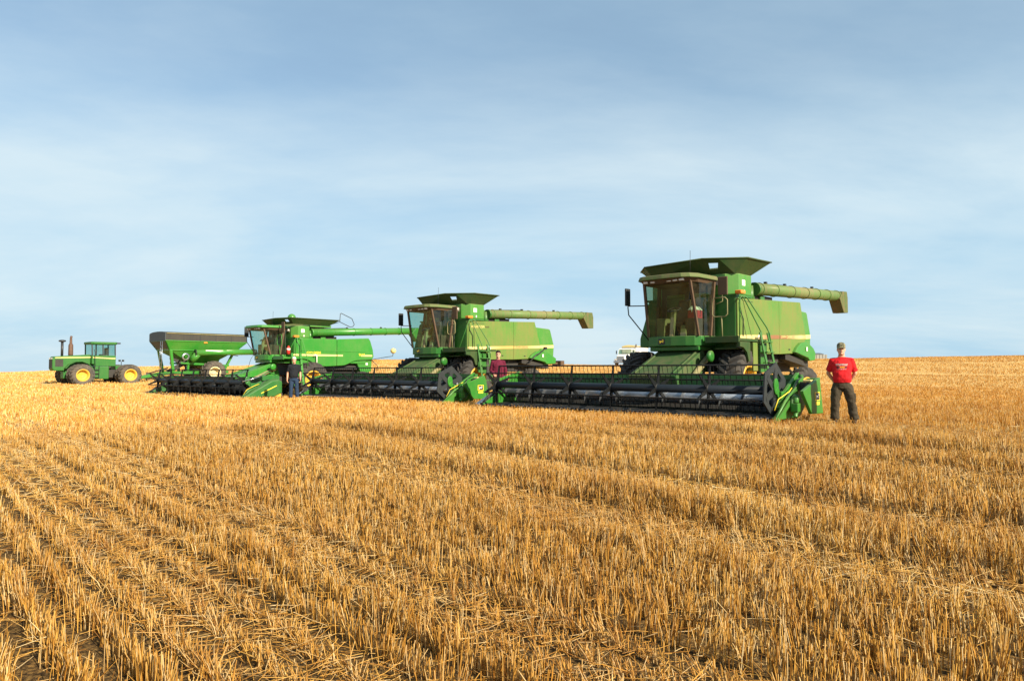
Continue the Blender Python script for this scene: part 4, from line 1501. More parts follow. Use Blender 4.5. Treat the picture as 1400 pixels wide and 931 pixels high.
P3 = dict(base_old, loc=(-12.5, 37.2, -.12), yaw=42.5, style='new', spout_mat=M['green_b'], header_green=M['shield_c'], green=M['green_b'], panel=M['green_b'], hood=M['green_b'], feeder=M['green_b'],
          roof_z=3.76, ws_top=3.54, ws_bot=2.24, roof_mat=M['green_b'], glass=M['glass'], clear=True, stripe=None,
          tank_z0=3.12, tank_z1=3.76, tank_back=-.95, tank_mat=M['hood_a'], ext_z=4.14, ext_back=-2.5,
          aug0=(-1.12, 1.5, 3.43), aug1=(-8.3, 1.55, 3.80), aug_r=.20, auger_mat=M['green_b'], rail=M['green_b'],
          panel_rear=-4.72, hood_rear=-5.03, hy0=-6.55, hy1=4.1, reel_x=3.68, reel_z=.86, spiders=8, rear_r=.68, rear_x=-3.95, steer=0,
          axle_x=-.95, front_wheels=((1.62, 1), (-1.62, -1)), wheel_r=.93, fill=True, hole=(.55, .80, .35, .72), base_z=3.84,
          base_pts=[(.05, -1.05), (.22, .60), (.02, 1.50), (-2.15, 1.52), (-2.15, -1.45), (-.35, -1.35)],
          rim_pts=[(.30, -1.25), (.62, .70), (.36, 1.80), (-2.62, 1.80), (-2.62, -1.8), (-.25, -1.62)],
          label='farthest and brightest green combine with rounded side panels, behind the man in black')
make_combine(P1)
make_combine(P2)
make_combine(P3)
# ------------------------------------------------------------------ articulated tractor
M['tr_green'] = paint('tractor green paint', (0.008, 0.115, 0.012), rough=0.5, dust=0.10, top=0.08, coat=0.02)
M['tarp'] = paint('grey tarpaulin', (0.030, 0.031, 0.029), rough=0.8, dust=0.6, dcol=(0.085, 0.078, 0.062), top=0.1, coat=0, dscale=0.8)
M['slate'] = plain('slate grey and painted shade', (0.045, 0.055, 0.062), 0.6, 0, 0.3, 2)  # slate grey; on the grain cart's front it paints in shade
M['rust'] = plain('heat stained exhaust', (0.11, 0.062, 0.042), 0.7, 0.2, 0.45, 7)
M['truck_white'] = paint('white lorry paint', (0.78, 0.77, 0.74), rough=0.35, dust=0.2, top=0.05)
M['grey_box'] = paint('grey trailer sheet', (0.20, 0.21, 0.21), rough=0.6, dust=0.4, top=0.1)


def local_to_world(loc, yaw_deg, p):
    yw = R(yaw_deg)
    fw = Vector((-math.sin(yw), -math.cos(yw), 0))
    lf = Vector((math.cos(yw), -math.sin(yw), 0))
    return Vector(loc) + fw * p[0] + lf * p[1] + Vector((0, 0, p[2]))


def head_ang(yaw_deg):
    return math.atan2(-math.cos(R(yaw_deg)), -math.sin(R(yaw_deg)))


T_LOC, T_YAW = (-32.15, 51.27, .13), 42.0


def make_tractor():
    root = thing('farm_tractor', T_LOC, head_ang(T_YAW), 'green articulated tractor with dual yellow wheels hitched to the grain cart', 'tractor')
    g = M['tr_green']
    hw = .46
    mb = MB().prism_xz([(1.54, 1.12), (1.62, 1.30), (1.62, 1.95), (1.50, 2.15), (-.82, 2.33), (-.82, 1.60), (.2, 1.55), (.9, 1.12)], -hw, hw)
    hood = mb.build('hood', g, root, .05, 3)
    mb = MB()
    for s in (-1, 1):
        mb.box((.95, s * hw - .006, 1.42), (1.45, s * hw + .006, 1.95))
    mb.box((1.60, -.36, 1.3), (1.628, .36, 1.92))
    mb.build('grille', M['dark'], hood)
    for s in (-1, 1):
        MB().prism_xz([(1.45, 2.02), (1.45, 2.08), (-.80, 2.16), (-.80, 2.08)], s * hw - .006, s * hw + .008).build('stripe', M['cream'], hood)
    mb = MB().box((-.6, -.40, 1.15), (.9, .40, 1.62)).box((-.4, -.44, 1.6), (.3, .44, 1.85))
    mb.build('engine', M['dark'], root, .02)
    mb = MB().tube([(.95, .12, 2.1), (.95, .12, 3.22)], .085, 14)
    mb.lathe_y([(.01, 0)] * 2, (0, 0, 0), 3)
    mb = MB().tube([(.95, .12, 2.1), (.95, .12, 3.22)], .085, 14).tube([(.95, .12, 3.2), (.95, .12, 3.25), (.95, .12, 3.33), (.95, .12, 3.37)], [.10, .24, .22, .08], 16)
    mb.build('air_intake', M['black'], root)
    mb = MB().tube([(.40, .12, 2.2), (.40, .12, 2.35), (.40, .12, 3.0), (.40, .12, 3.12), (.40, .12, 3.55), (.36, .12, 3.66)], [.15, .16, .15, .09, .075, .075], 14)
    mb.build('exhaust_stack', M['rust'], root)
    # cab
    mb = MB()
    mb.box((-2.42, -.80, 1.46), (-.95, .80, 2.26))
    mb.box((-1.0, -.78, 1.62), (-.80, .78, 2.26))
    cab = mb.build('cab', g, root, .03)
    MB().prism_xy([(-.70, -.80), (-.70, .80), (-.9, .90), (-2.40, .90), (-2.5, .8), (-2.5, -.8), (-2.40, -.90), (-.9, -.90)], 3.08, 3.27).build('roof', g, cab, .06, 3)
    for x in (-.82, -1.55, -2.38):
        for y in (-.77, .77):
            MB().bar((x, y, 2.25), (x + .02, y * .98, 3.1), .07, .07, (1, 0, 0)).build('pillar', M['black'], cab)
    for s in (-1, 1):
        for a, b_ in ((-.86, -1.52), (-1.58, -2.34)):
            mb = MB()
            mb.add([(a, s * .775, 2.27), (b_, s * .775, 2.27), (b_, s * .775, 3.08), (a, s * .775, 3.08)], [(0, 1, 2, 3)])
            mb.build('side_window', M['glass'], cab)
    for x in (-.82, -2.40):
        MB().add([(x, -.74, 2.27), (x, .74, 2.27), (x, .74, 3.08), (x, -.74, 3.08)], [(0, 1, 2, 3)]).build('windshield' if x > -1 else 'rear_window', M['glass'], cab)
    mb = MB().box((-1.95, -.25, 2.0), (-1.55, .25, 2.36)).box((-2.05, -.25, 2.3), (-1.92, .25, 2.85))
    mb.build('seat', M['seat'], cab, .04)
    MB().prism_xz([(-.86, 2.06), (-.86, 2.13), (-2.38, 2.08), (-2.38, 2.0)], .801, .812).build('stripe', M['cream'], cab)
    MB().box((-2.75, .5, 3.14), (-2.5, .75, 3.24)).build('work_light', M['black'], cab, .02)
    for s in (-1, 1):
        MB().box((1.60, s * .25 - .09, 1.95), (1.64, s * .25 + .09, 2.06)).build('headlight', M['lampglass'], hood, .01)
    mb = MB()
    for k in range(3):
        mb.box((-1.25, .84, .62 + .28 * k), (-.95, .98, .65 + .28 * k))
    mb.bar((-1.25, .96, .55), (-1.25, .96, 1.5), .03, .03).bar((-.95, .96, .55), (-.95, .96, 1.5), .03, .03)
    mb.build('steps', M['black'], root)
    MB().tube([(-1.0, .86, 1.4), (-.98, .93, 1.7), (-.95, .93, 2.5), (-.92, .84, 2.7)], .018, 6).build('handrail', M['black'], root)
    # fenders and belly
    mb = MB()
    pts = [(.0 + 1.02 * math.cos(a), .82 + 1.02 * math.sin(a)) for a in [R(v) for v in (28, 50, 75, 100, 125, 150, 170)]]
    inn = [(x * .96, .82 + (z - .82) * .96) for x, z in pts]
    for s in (-1, 1):
        mb.hexa([Vector((x, s * .50, z)) for x, z in pts + inn[::-1]], [Vector((x, s * .86, z)) for x, z in pts + inn[::-1]])
    mb.build('fender', g, root)
    mb = MB().box((-1.95, -.84, .50), (-1.0, .84, 1.45)).box((-1.0, -.35, .55), (.9, .35, 1.1))
    mb.build('fuel_tank', g, root, .05)
    mb = MB().box((-3.9, -.42, .60), (-2.0, .42, 1.20)).box((-.3, -1.5, .68), (.3, 1.5, .92)).box((-3.4, -1.5, .68), (-2.85, 1.5, .92))
    mb.build('frame', M['dark'], root, .03)
    mb = MB().box((-3.8, -.5, 1.2), (-2.5, .5, 1.5))
    mb.build('rear_deck', g, root, .04)
    mb = MB().tube([(-3.0, .2, 1.5), (-3.0, .2, 1.82)], .025, 6)
    for d in (-.12, .12):
        mb.tube([(-3.0 + d, .2, 1.82), (-3.0 + d, .2, 1.96)], .08, 10)
    mb.build('rear_light', M['black'], root)
    MB().bar((-3.7, 0, .55), (-4.5, 0, .50), .12, .06).build('drawbar', M['black'], root)
    for x in (.07, -3.12):
        for y, o in ((1.66, 1), (.98, 1), (-.98, -1), (-1.66, -1)):
            wheel(root, (x, y, .80), .80, .50, .45, 18, M['rim'], M['rubber_d'], o, .085, 0, .15, .04)
    return root


def make_cart():
    loc = local_to_world(T_LOC, T_YAW, (-9.5, 0, 0))
    loc.z = .12
    root = thing('grain_cart', loc, head_ang(T_YAW), 'green grain cart under a dark grey tarp, hitched behind the tractor', 'grain cart')
    g = M['green_b']
    top, mid = 4.10, 3.50
    secs = [(mid, 3.80, -2.88, 1.58), (2.78, 3.36, -2.12, 1.22), (1.55, 1.15, -.15, .36)]
    rings = [[Vector((x0, w, z)), Vector((x1, w, z)), Vector((x1, -w, z)), Vector((x0, -w, z))] for z, x0, x1, w in secs]
    mb = MB()
    mb.loft(rings, True, False)
    hop = mb.build('hopper', g, root, .02)
    mb = MB()
    for z, x0, x1, w in secs[:2]:
        for s in (-1, 1):
            mb.bar((x0, s * w, z), (x1, s * w, z), .07, .07)
        mb.bar((x0, -w, z), (x0, w, z), .07, .07)
        mb.bar((x1, -w, z), (x1, w, z), .07, .07)
    for s in (-1, 1):
        for i in (0, 1):
            mb.bar((3.80, s * 1.58, mid), (3.36, s * 1.22, 2.78), .06, .06)
            mb.bar((-2.88, s * 1.58, mid), (-2.12, s * 1.22, 2.78), .06, .06)
    mb.build('ribs', g, hop)
    MB().add([(3.822, -1.5, 3.46), (3.822, 1.5, 3.46), (3.395, 1.14, 2.84), (3.395, -1.14, 2.84)], [(0, 1, 2, 3)]).build('front_shade_sheet', M['slate'], hop)  # dark sheet that paints the shade on the hopper's sloped front
    mb = MB().box((.5, 1.44, 3.36), (.78, 1.58, 3.46))
    mb.build('marker', M['amber'], hop)
    # upright sides and the bowed tarp over the top
    mb = MB()
    prof = [(-1.60, mid), (-1.60, top - .05)] + [(1.62 * math.sin(a), top - .05 + .20 * math.cos(a) ** .9) for a in [R(v) for v in (-80, -60, -40, -20, 0, 20, 40, 60, 80)]] + [(1.60, top - .05), (1.60, mid)]
    mb.prism_yz(prof, -2.90, 3.78)
    tarp = mb.build('tarp', M['tarp'], root, .02)
    MB().prism_yz([(y * .99, z - .01) for y, z in prof], 3.785, 3.84).build('front_cap', M['slate'], tarp)
    for s in (-1, 1):
        MB().tube([(3.75, s * 1.62, top - .02), (-2.9, s * 1.62, top - .02)], .035, 8).build('roll_bar', M['tan'], tarp)
    mb = MB()
    x = 2.4
    while x > -2.8:
        mb.box((x - .02, 1.60, mid), (x + .02, 1.615, top - .05))
        x -= 1.3
    mb.build('straps', M['black'], tarp)
    # unloading auger folded along the left side
    MB().tube([(1.45, 1.62, 2.58), (-3.35, 1.70, 2.72)], .245, 22).build('unloading_auger', g, root)
    au = bpy.data.objects[-1] if False else None
    mb = MB().tube([(1.47, 1.62, 2.58), (1.52, 1.62, 2.58)], .27, 22).tube([(-3.33, 1.70, 2.72), (-3.55, 1.70, 2.72), (-3.65, 1.70, 2.50)], [.26, .26, .2], 18)
    mb.build('auger_hood', M['black'], root)
    mb = MB().tube([(1.6, 1.25, 1.95), (1.25, 1.55, 2.5)], .27, 18)
    mb.build('lower_auger', g, root)
    MB().lathe_y([(.20, 0), (.30, 0), (.30, .08), (.20, .08)], (2.15, 1.35, 2.25), 22).build('hub_ring', M['steel'], root)
    for x0, w in ((.75, 1.45), (-1.0, 1.3)):
        MB().box((x0 - w, 1.856, 2.70 + (.03 if x0 > 0 else .05)), (x0, 1.862, 2.77 + (.03 if x0 > 0 else .05))).build('decal', M['white'], root)
    # legs, frame and drawbar
    mb = MB()
    for s in (-1, 1):
        mb.bar((3.25, s * 1.18, 2.80), (2.95, s * 1.0, .95), .24, .20, (1, 0, 0))
        mb.bar((1.75, s * .95, 2.1), (1.75, s * .85, .95), .20, .16, (1, 0, 0))
        mb.bar((-2.0, s * 1.15, 2.80), (-1.2, s * .95, 1.1), .20, .16, (1, 0, 0))
        mb.bar((3.05, s * .95, .95), (-1.6, s * .95, 1.02), .14, .24)
        mb.bar((3.0, s * .9, .95), (5.05, s * .10, .62), .14, .22)
        mb.bar((2.4, s * 1.05, 1.75), (-1.6, s * 1.05, 1.55), .10, .14)
    mb.bar((4.2, 0, .78), (5.45, 0, .52), .22, .20)
    mb.bar((0, -1.1, .98), (0, 1.1, .98), .22, .22)
    mb.build('frame', g, root, .015)
    mb = MB().bar((1.7, .4, 1.55), (2.9, .3, 2.2), .25, .25).tube([(4.5, 0, .9), (3.0, .15, 1.35)], .05, 8)
    mb.build('driveline', M['dark'], root)
    mb = MB().bar((3.1, .25, 1.0), (1.5, .85, 2.05), .10, .35)
    mb.build('brace', M['dark'], root)
    # ladder at the front
    mb = MB()
    for y in (1.02, 1.36):
        mb.tube([(3.95, y, 3.45), (4.02, y, 1.0)], .022, 6)
    for k in range(7):
        mb.tube([(3.97, 1.02, 1.1 + .33 * k), (3.97, 1.36, 1.1 + .33 * k)], .018, 5)
    mb.build('ladder', M['steel'], root)
    MB().tube([(4.65, .25, .35), (4.65, .25, 1.02)], .05, 8).build('jack', M['black'], root)
    MB().tube([(4.9, .1, .7), (5.4, .1, .95), (6.0, .1, .72)], .022, 6).build('hydraulic_hose', M['red'], root)
    MB().tube([(-3.5, 1.7, 2.5), (-3.3, 1.6, 2.2), (-3.15, 1.6, 1.8), (-3.05, 1.6, 1.35)], .018, 5).build('rope', M['black'], root)
    MB().bar((-1.7, 1.2, 2.45), (-2.3, 1.2, 2.38), .05, .05).build('tail_light_bar', M['black'], root)
    for y, o in ((1.62, 1), (-1.62, -1)):
        wheel(root, (0, y, .96), .96, .82, .50, 18, M['rim_w'], M['rubber_d'], o, .09, 0, .22, .06)
    return root


# ------------------------------------------------------------------ lorry and trailer past the crest
def make_truck():
    x, y = 18.5, 112.0
    z = float(ground_z(x, y))
    s = 1.0
    root = thing('grain_truck', (x, y, z), head_ang(30), 'white grain truck coming over the crest behind the nearest combine', 'truck')
    w = M['truck_white']
    mb = MB()
    mb.hexa([Vector(p) for p in ((.9, -1.02, .75), (.9, 1.02, .75), (2.75, .80, .75), (2.75, -.80, .75))],
            [Vector(p) for p in ((.9, -1.0, 1.88), (.9, 1.0, 1.88), (2.70, .66, 1.58), (2.70, -.66, 1.58))])
    mb.build('hood', w, root, .06, 3)
    mb = MB().box((-.75, -1.15, .85), (.92, 1.15, 1.86))
    mb.hexa([Vector(p) for p in ((-.75, -1.12, 2.62), (.62, -1.10, 2.62), (.62, 1.10, 2.62), (-.75, 1.12, 2.62))],
            [Vector(p) for p in ((-.72, -1.02, 2.80), (.55, -1.0, 2.80), (.55, 1.0, 2.80), (-.72, 1.02, 2.80))])
    for yy in (-1.09, 1.09):
        mb.bar((-.70, yy, 1.85), (-.70, yy, 2.64), .10, .12, (1, 0, 0))
        mb.bar((.88, yy, 1.85), (.58, yy, 2.64), .10, .08, (1, 0, 0))
    cab = mb.build('cab', w, root, .02)
    MB().add([(.93, -1.05, 1.88), (.93, 1.05, 1.88), (.62, 1.05, 2.62), (.62, -1.05, 2.62)], [(0, 1, 2, 3)]).build('windshield', M['glass_dk'], cab)
    for yy in (-1.13, 1.13):
        MB().add([(.84, yy, 1.88), (-.66, yy, 1.88), (-.66, yy, 2.62), (.55, yy, 2.62)], [(0, 1, 2, 3)]).build('side_window', M['glass_dk'], cab)
        MB().box((.78, yy * 1.28 - .08, 1.9), (.84, yy * 1.28 + .08, 2.45)).build('mirror', M['black'], cab)
    mb = MB().box((2.705, -.55, .85), (2.79, .55, 1.48))
    mb.build('grille', M['steel'], root, .02)
    MB().box((2.7, -1.12, .45), (2.95, 1.12, .78)).build('bumper', M['steel'], root, .03)
    for yy in (-.9, .9):
        MB().box((2.55, yy - .16, .85), (2.80, yy + .16, 1.08)).build('headlight', M['lampglass'], root, .03)
    mb = MB().box((-6.8, -1.22, 1.25), (-1.05, 1.22, 3.05))
    for k in range(7):
        mb.box((-6.6 + k * .88, 1.22, 1.3), (-6.5 + k * .88, 1.29, 3.0)).box((-6.6 + k * .88, -1.29, 1.3), (-6.5 + k * .88, -1.22, 3.0))
    box = mb.build('grain_box', w, root, .02)
    mb = MB().prism_yz([(-1.25, 3.05), (-1.2, 3.2), (-.6, 3.34), (0, 3.40), (.6, 3.34), (1.2, 3.2), (1.25, 3.05)], -6.9, -.95)
    mb.build('tarp', M['cream'], box, .02)
    MB().tube([(-.9, 1.28, 3.12), (-6.9, 1.28, 3.12)], .07, 10).build('tarp_roll', M['tan'], box)
    MB().box((-1.02, 1.15, 3.0), (-.9, 1.3, 3.5)).build('tarp_post', M['rust'], box)
    MB().box((-6.8, -.45, .75), (2.4, .45, .98)).build('frame', M['dark'], root)
    for xx in (1.85, -4.2, -5.5):
        for yy, o in ((1.0, 1), (-1.0, -1)):
            wheel(root, (xx, yy, .52), .52, .32, .29, 16, M['steel'], M['rubber'], o, .02, 0, .04, .03)


def make_trailer():
    x, y = 56.2, 128.0
    z = float(ground_z(x, y))
    root = thing('grain_trailer', (x, y, z), R(8), 'grey box trailer on the skyline between the nearest combine and the man in red', 'trailer')
    mb = MB().box((-4.2, -1.2, .95), (1.25, 1.2, 2.45))
    for k in range(9):
        mb.box((-4.0 + k * .62, -1.27, 1.0), (-3.93 + k * .62, -1.2, 2.45))
    mb.build('box', M['grey_box'], root, .02)
    MB().prism_yz([(-1.27, 2.45), (-1.22, 2.58), (0, 2.75), (1.22, 2.58), (1.27, 2.45)], -4.25, .55).build('lid', M['slate'], root, .02)
    MB().box((-4.2, -.4, .7), (2.6, .4, .94)).build('frame', M['dark'], root)
    for xx in (-2.9, -1.8):
        for yy, o in ((1.0, 1), (-1.0, -1)):
            wheel(root, (xx, yy, .50), .50, .32, .28, 16, M['steel'], M['rubber'], o, .02, 0, .04, .03)


# ------------------------------------------------------------------ people
def cloth_mat(name, base, rough=0.85, var=0.2, scale=9.0, extra=None):
    m, nt, b = new_mat(name)
    c = mixrgb(nt, noise(nt, scale, 4, 0.6), tuple(v * (1 - var) for v in base), tuple(v * (1 + var) for v in base))
    if extra:
        c = extra(nt, c)
    nt.links.new(c, b.inputs['Base Color'])
    b.inputs['Roughness'].default_value = rough
    b.inputs['Specular IOR Level'].default_value = 0.2
    bp = nt.nodes.new('ShaderNodeBump')
    bp.inputs['Strength'].default_value = 0.55
    bp.inputs['Distance'].default_value = 0.02
    nt.links.new(noise(nt, 11.0, 3, 0.55, sc=(1.6, 1.6, .7), distort=.8), bp.inputs['Height'])
    nt.links.new(bp.outputs[0], b.inputs['Normal'])
    return m


def boxmask(nt, cx, cz, hx, hz, soft=0.01):
    tc = nt.nodes.new('ShaderNodeTexCoord')
    sp = nt.nodes.new('ShaderNodeSeparateXYZ')
    nt.links.new(tc.outputs['Object'], sp.inputs[0])
    out = None
    for s, c, h in (('X', cx, hx), ('Z', cz, hz)):
        d = nmath(nt, 'ABSOLUTE', nmath(nt, 'SUBTRACT', sp.outputs[s], c))
        k = nmath(nt, 'DIVIDE', nmath(nt, 'SUBTRACT', h, d), soft, True)
        k = nmath(nt, 'MAXIMUM', k, 0.0)
        out = k if out is None else nmath(nt, 'MULTIPLY', out, k)
    front = nmath(nt, 'LESS_THAN', sp.outputs['Y'], -0.02)
    return nmath(nt, 'MULTIPLY', out, front)


def shirt_print(nt, c):
    # grey block of lettering-like print over an orange and dark patch
    br = ramp(nt, noise(nt, 40, 2, .5, sc=(1, 1, 2)), .45, .55)
    c = mixrgb(nt, nmath(nt, 'MULTIPLY', boxmask(nt, -.005, 1.335, .12, .028), nmath(nt, 'ADD', nmath(nt, 'MULTIPLY', br, .6), .35, True)), c, (.36, .36, .34))
    c = mixrgb(nt, boxmask(nt, -.005, 1.275, .105, .022), c, (.05, .04, .045))
    c = mixrgb(nt, boxmask(nt, .005, 1.278, .05, .018), c, (.75, .30, .03))
    c = mixrgb(nt, nmath(nt, 'MULTIPLY', boxmask(nt, -.005, 1.235, .10, .015), br), c, (.36, .36, .34))
    return c


def camo(nt, c):
    a = ramp(nt, noise(nt, 22, 3, .6), .45, .52)
    return mixrgb(nt, a, c, (.22, .20, .12))


M['skin'] = cloth_mat('sunburnt skin', (.56, .30, .20), .55, .12, 20)
M['shirt_red'] = cloth_mat('red t-shirt', (.50, .012, .016), extra=shirt_print)
M['trousers'] = cloth_mat('dark brown work trousers', (.050, .040, .026), var=.45, scale=6)
M['cap'] = cloth_mat('camouflage cap', (.075, .075, .045), extra=camo)
M['boots'] = cloth_mat('brown leather boots', (.05, .032, .02), .6)
M['shirt_black'] = cloth_mat('black short sleeved shirt', (.012, .014, .018))
M['jeans'] = cloth_mat('blue jeans', (.018, .036, .075), var=.35)
M['shirt_maroon'] = cloth_mat('maroon shirt', (.105, .010, .028))
M['hair_dark'] = cloth_mat('dark brown hair', (.022, .012, .008), .6, .3, 60)
M['hair_white'] = cloth_mat('white hair', (.62, .60, .56), .6, .15, 60)
M['eye'] = plain('eye', (.03, .02, .02), .2)
M['lip'] = plain('lips', (.26, .085, .07), .5)
M['sole'] = plain('belt leather', (.025, .018, .012), .5)


def oval(c, rx, ry, n=16, sq=1.0, tilt=0.0):
    out = []
    for k in range(n):
        a = 2 * math.pi * k / n
        ca, sa = math.cos(a), math.sin(a)
        e = 2.0 / (2.0 + (sq - 1) * 2)
        x = rx * math.copysign(abs(ca) ** e, ca)
        y = ry * math.copysign(abs(sa) ** e, sa)
        out.append(Vector((c[0] + x, c[1] + y, c[2] + tilt * y)))
    return out


FOLDS = bpy.data.textures.new('folds', 'CLOUDS')
FOLDS.noise_scale = 0.11
FOLDS.noise_depth = 2


def fuse(mb, name, mat, parent, vox=0.011, smooth=3, folds=0.0):
    """join overlapping lofts into one continuous skin"""
    o = mb.build(name, mat, parent)
    r_ = o.modifiers.new('r', 'REMESH')
    r_.mode = 'VOXEL'
    r_.voxel_size = vox
    r_.use_smooth_shade = True
    s = o.modifiers.new('s', 'SMOOTH')
    s.iterations = smooth
    s.factor = 0.5
    if folds:
        d_ = o.modifiers.new('f', 'DISPLACE')
        d_.texture = FOLDS
        d_.strength = folds
        d_.mid_level = 0.45
    dg = bpy.context.evaluated_depsgraph_get()
    dg.update()
    me = bpy.data.meshes.new_from_object(o.evaluated_get(dg))
    o.modifiers.clear()
    old = o.data
    o.data = me
    me.name = name
    bpy.data.meshes.remove(old)
    if not me.materials:
        me.materials.append(mat)
    me.polygons.foreach_set('use_smooth', [True] * len(me.polygons))
    return o


def limb(mb, pts, rad, n=14):
    mb.tube(pts, rad, n)
    mb.ball(pts[0], rad[0], 12, 8)
    mb.ball(pts[-1], rad[-1], 12, 8)


def hand(mb, wrist, d, palm_n, thumb_side, s=1.0):
    """palm, four curled fingers of unequal length and a thumb leaving the side of the palm"""
    w, d, pn = Vector(wrist), Vector(d).normalized(), Vector(palm_n).normalized()
    t = d.cross(pn) * thumb_side
    pal = w + d * .055 * s
    mb.loft([[w + d * (f * s) + t * (hw * s * math.cos(a)) + pn * (ht * s * math.sin(a)) for a in [2 * math.pi * k / 12 for k in range(12)]]
             for f, hw, ht in ((-.02, .027, .022), (.02, .036, .019), (.06, .043, .017), (.095, .042, .014))], True, True)
    for i, L in enumerate((.070, .080, .074, .058)):
        b_ = w + d * .088 * s + t * ((.030 - .020 * i) * s)
        p1 = b_ + d * (L * .45 * s) + pn * .008 * s
        p2 = p1 + d * (L * .33 * s) + pn * .020 * s
        p3 = p2 + d * (L * .16 * s) + pn * .024 * s
        mb.tube([b_ - d * .02, b_, p1, p2, p3], [.009 * s, .0095 * s, .009 * s, .0082 * s, .0065 * s], 8)
    b_ = w + d * .030 * s + t * .034 * s
    mb.tube([b_ - t * .02, b_, b_ + (d * .6 + t * .6) * .045 * s, b_ + (d * .95 + t * .35) * .075 * s + pn * .01], [.012 * s, .0125 * s, .011 * s, .008 * s], 8)


def make_person(loc, face, Hs, pose, wear, label, group=None, name='person'):
    """built facing -y, x to the viewer's right; Hs is the standing height"""
    root = thing(name, loc, face, label, 'person', group)
    k = Hs / 1.80
    bl = wear.get('belly', 0.0)

    def V(p):
        return Vector((p[0] * k, p[1] * k, p[2] * k))
    hx, hy, tilt = pose.get('head', (0, -.015, 0))
    # --- bare body: one skin from head to feet
    b = MB()
    sec = [(.98, .165, .115, 0), (1.08, .150, .105 + bl * .4, -.005 - bl * .2), (1.20, .160, .115 + bl * .2, -.01), (1.34, .180, .120, -.005), (1.44, .170, .095, .005), (1.50, .075, .065, .008), (1.56, .060, .062, .0), (1.60, .058, .064, -.008)]
    b.loft([[V(p) for p in oval((0, y, z), rx, ry, 18)] for z, rx, ry, y in sec], True, True)
    # head with jaw, brow, nose and ears
    hc = (hx, hy, 0)
    hs = [(1.560, .040, .046, -.032), (1.575, .054, .066, -.024), (1.605, .064, .084, -.014), (1.640, .071, .094, -.004), (1.680, .075, .099, .002), (1.720, .076, .100, .004), (1.755, .070, .092, .006), (1.782, .052, .068, .008), (1.797, .022, .030, .010)]
    b.loft([[V((p.x + hx, p.y + hy, p.z)) for p in oval((0, y, z), rx, ry, 18)] for z, rx, ry, y in hs], True, True)
    fy = hy - .098
    b.loft([[V((hx + sx, fy + yy, z)) for sx, yy in ((-w, .02), (0, -dpt), (w, .02), (0, .04))] for z, w, dpt in ((1.702, .009, .004), (1.675, .012, .016), (1.655, .017, .026), (1.645, .014, .012))], True, True)
    b.loft([[V((p.x + hx, p.y + hy, p.z)) for p in oval((0, -.082, z), .052, .018, 12)] for z in (1.702, 1.716)], True, True)
    b.ball(V((hx, hy - .088, 1.582)), .024 * k, 10, 7)
    for s in (-1, 1):
        b.ball(V((hx + s * .077, hy + .012, 1.672)), (.010 * k, .020 * k, .032 * k), 10, 7)
    # arms
    for s in (-1, 1):
        A = pose['arm_l' if s > 0 else 'arm_r']
        sh, el, wr = V((s * .185, .0, 1.43)), V((s * A[0][0], A[0][1], A[0][2])), V((s * A[1][0], A[1][1], A[1][2]))
        limb(b, [sh, sh.lerp(el, .5), el, el.lerp(wr, .4), wr], [.056 * k, .049 * k, .041 * k, .040 * k, .028 * k])
        d = Vector((s * A[2][0], A[2][1], A[2][2]))
        hand(b, wr, d, Vector((s * A[3][0], A[3][1], A[3][2])), s * A[4], k)
    # legs
    for s in (-1, 1):
        L = pose['leg_l' if s > 0 else 'leg_r']
        hp, kn, an = V((s * .092, 0, .96)), V((s * L[0][0], L[0][1], L[0][2])), V((s * L[1][0], L[1][1], L[1][2]))
        limb(b, [hp, hp.lerp(kn, .5), kn, kn.lerp(an, .35), an], [.088 * k, .076 * k, .056 * k, .054 * k, .038 * k])
    body = fuse(b, 'person', M['skin'], root, .0085, 2)
    body.name = 'body'
    # --- shirt
    g = MB()
    ss = [(.93, .178, .128 + bl * .5, -bl * .25), (1.02, .180, .132 + bl, -.005 - bl * .55), (1.12, .178, .130 + bl * .8, -.01 - bl * .4), (1.24, .188, .135 + bl * .2, -.008), (1.36, .200, .136, -.002), (1.43, .192, .112, .006), (1.475, .130, .088, .010), (1.505, .078, .074, .010)]
    g.loft([[V(p) for p in oval((0, y, z), rx, ry, 20, 1.15)] for z, rx, ry, y in ss], True, True)
    for s in (-1, 1):
        A = pose['arm_l' if s > 0 else 'arm_r']
        sh, el = V((s * .175, .0, 1.425)), V((s * A[0][0], A[0][1], A[0][2]))
        f = wear.get('sleeve', .68)
        e1 = sh.lerp(el, f)
        g.tube([V((s * .09, .005, 1.43)), sh, sh.lerp(e1, .5), e1], [.070 * k, .077 * k, .073 * k, .072 * k], 16)
        if f > .95:
            wr = V((s * A[1][0], A[1][1], A[1][2]))
            limb(g, [el, el.lerp(wr, .5), el.lerp(wr, .92)], [.056 * k, .052 * k, .044 * k])
    if wear.get('collar'):
        g.loft([[V(p) for p in oval((0, .004, z), rx, rx, 16, 1, .25)] for z, rx in ((1.49, .082), (1.535, .074))], True, True)
    fuse(g, 'shirt', wear['shirt'], body, .011, 3, .030)
    # --- trousers
    g = MB()
    g.loft([[V(p) for p in oval((0, y, z), rx, ry, 20, 1.1)] for z, rx, ry, y in ((.80, .165, .118, .005), (.88, .180, .130, .005), (.96, .174, .124 + bl * .2, .0), (1.00, .168, .118 + bl * .3, -bl * .2))], True, True)
    lw = wear.get('leg_w', 1.0)
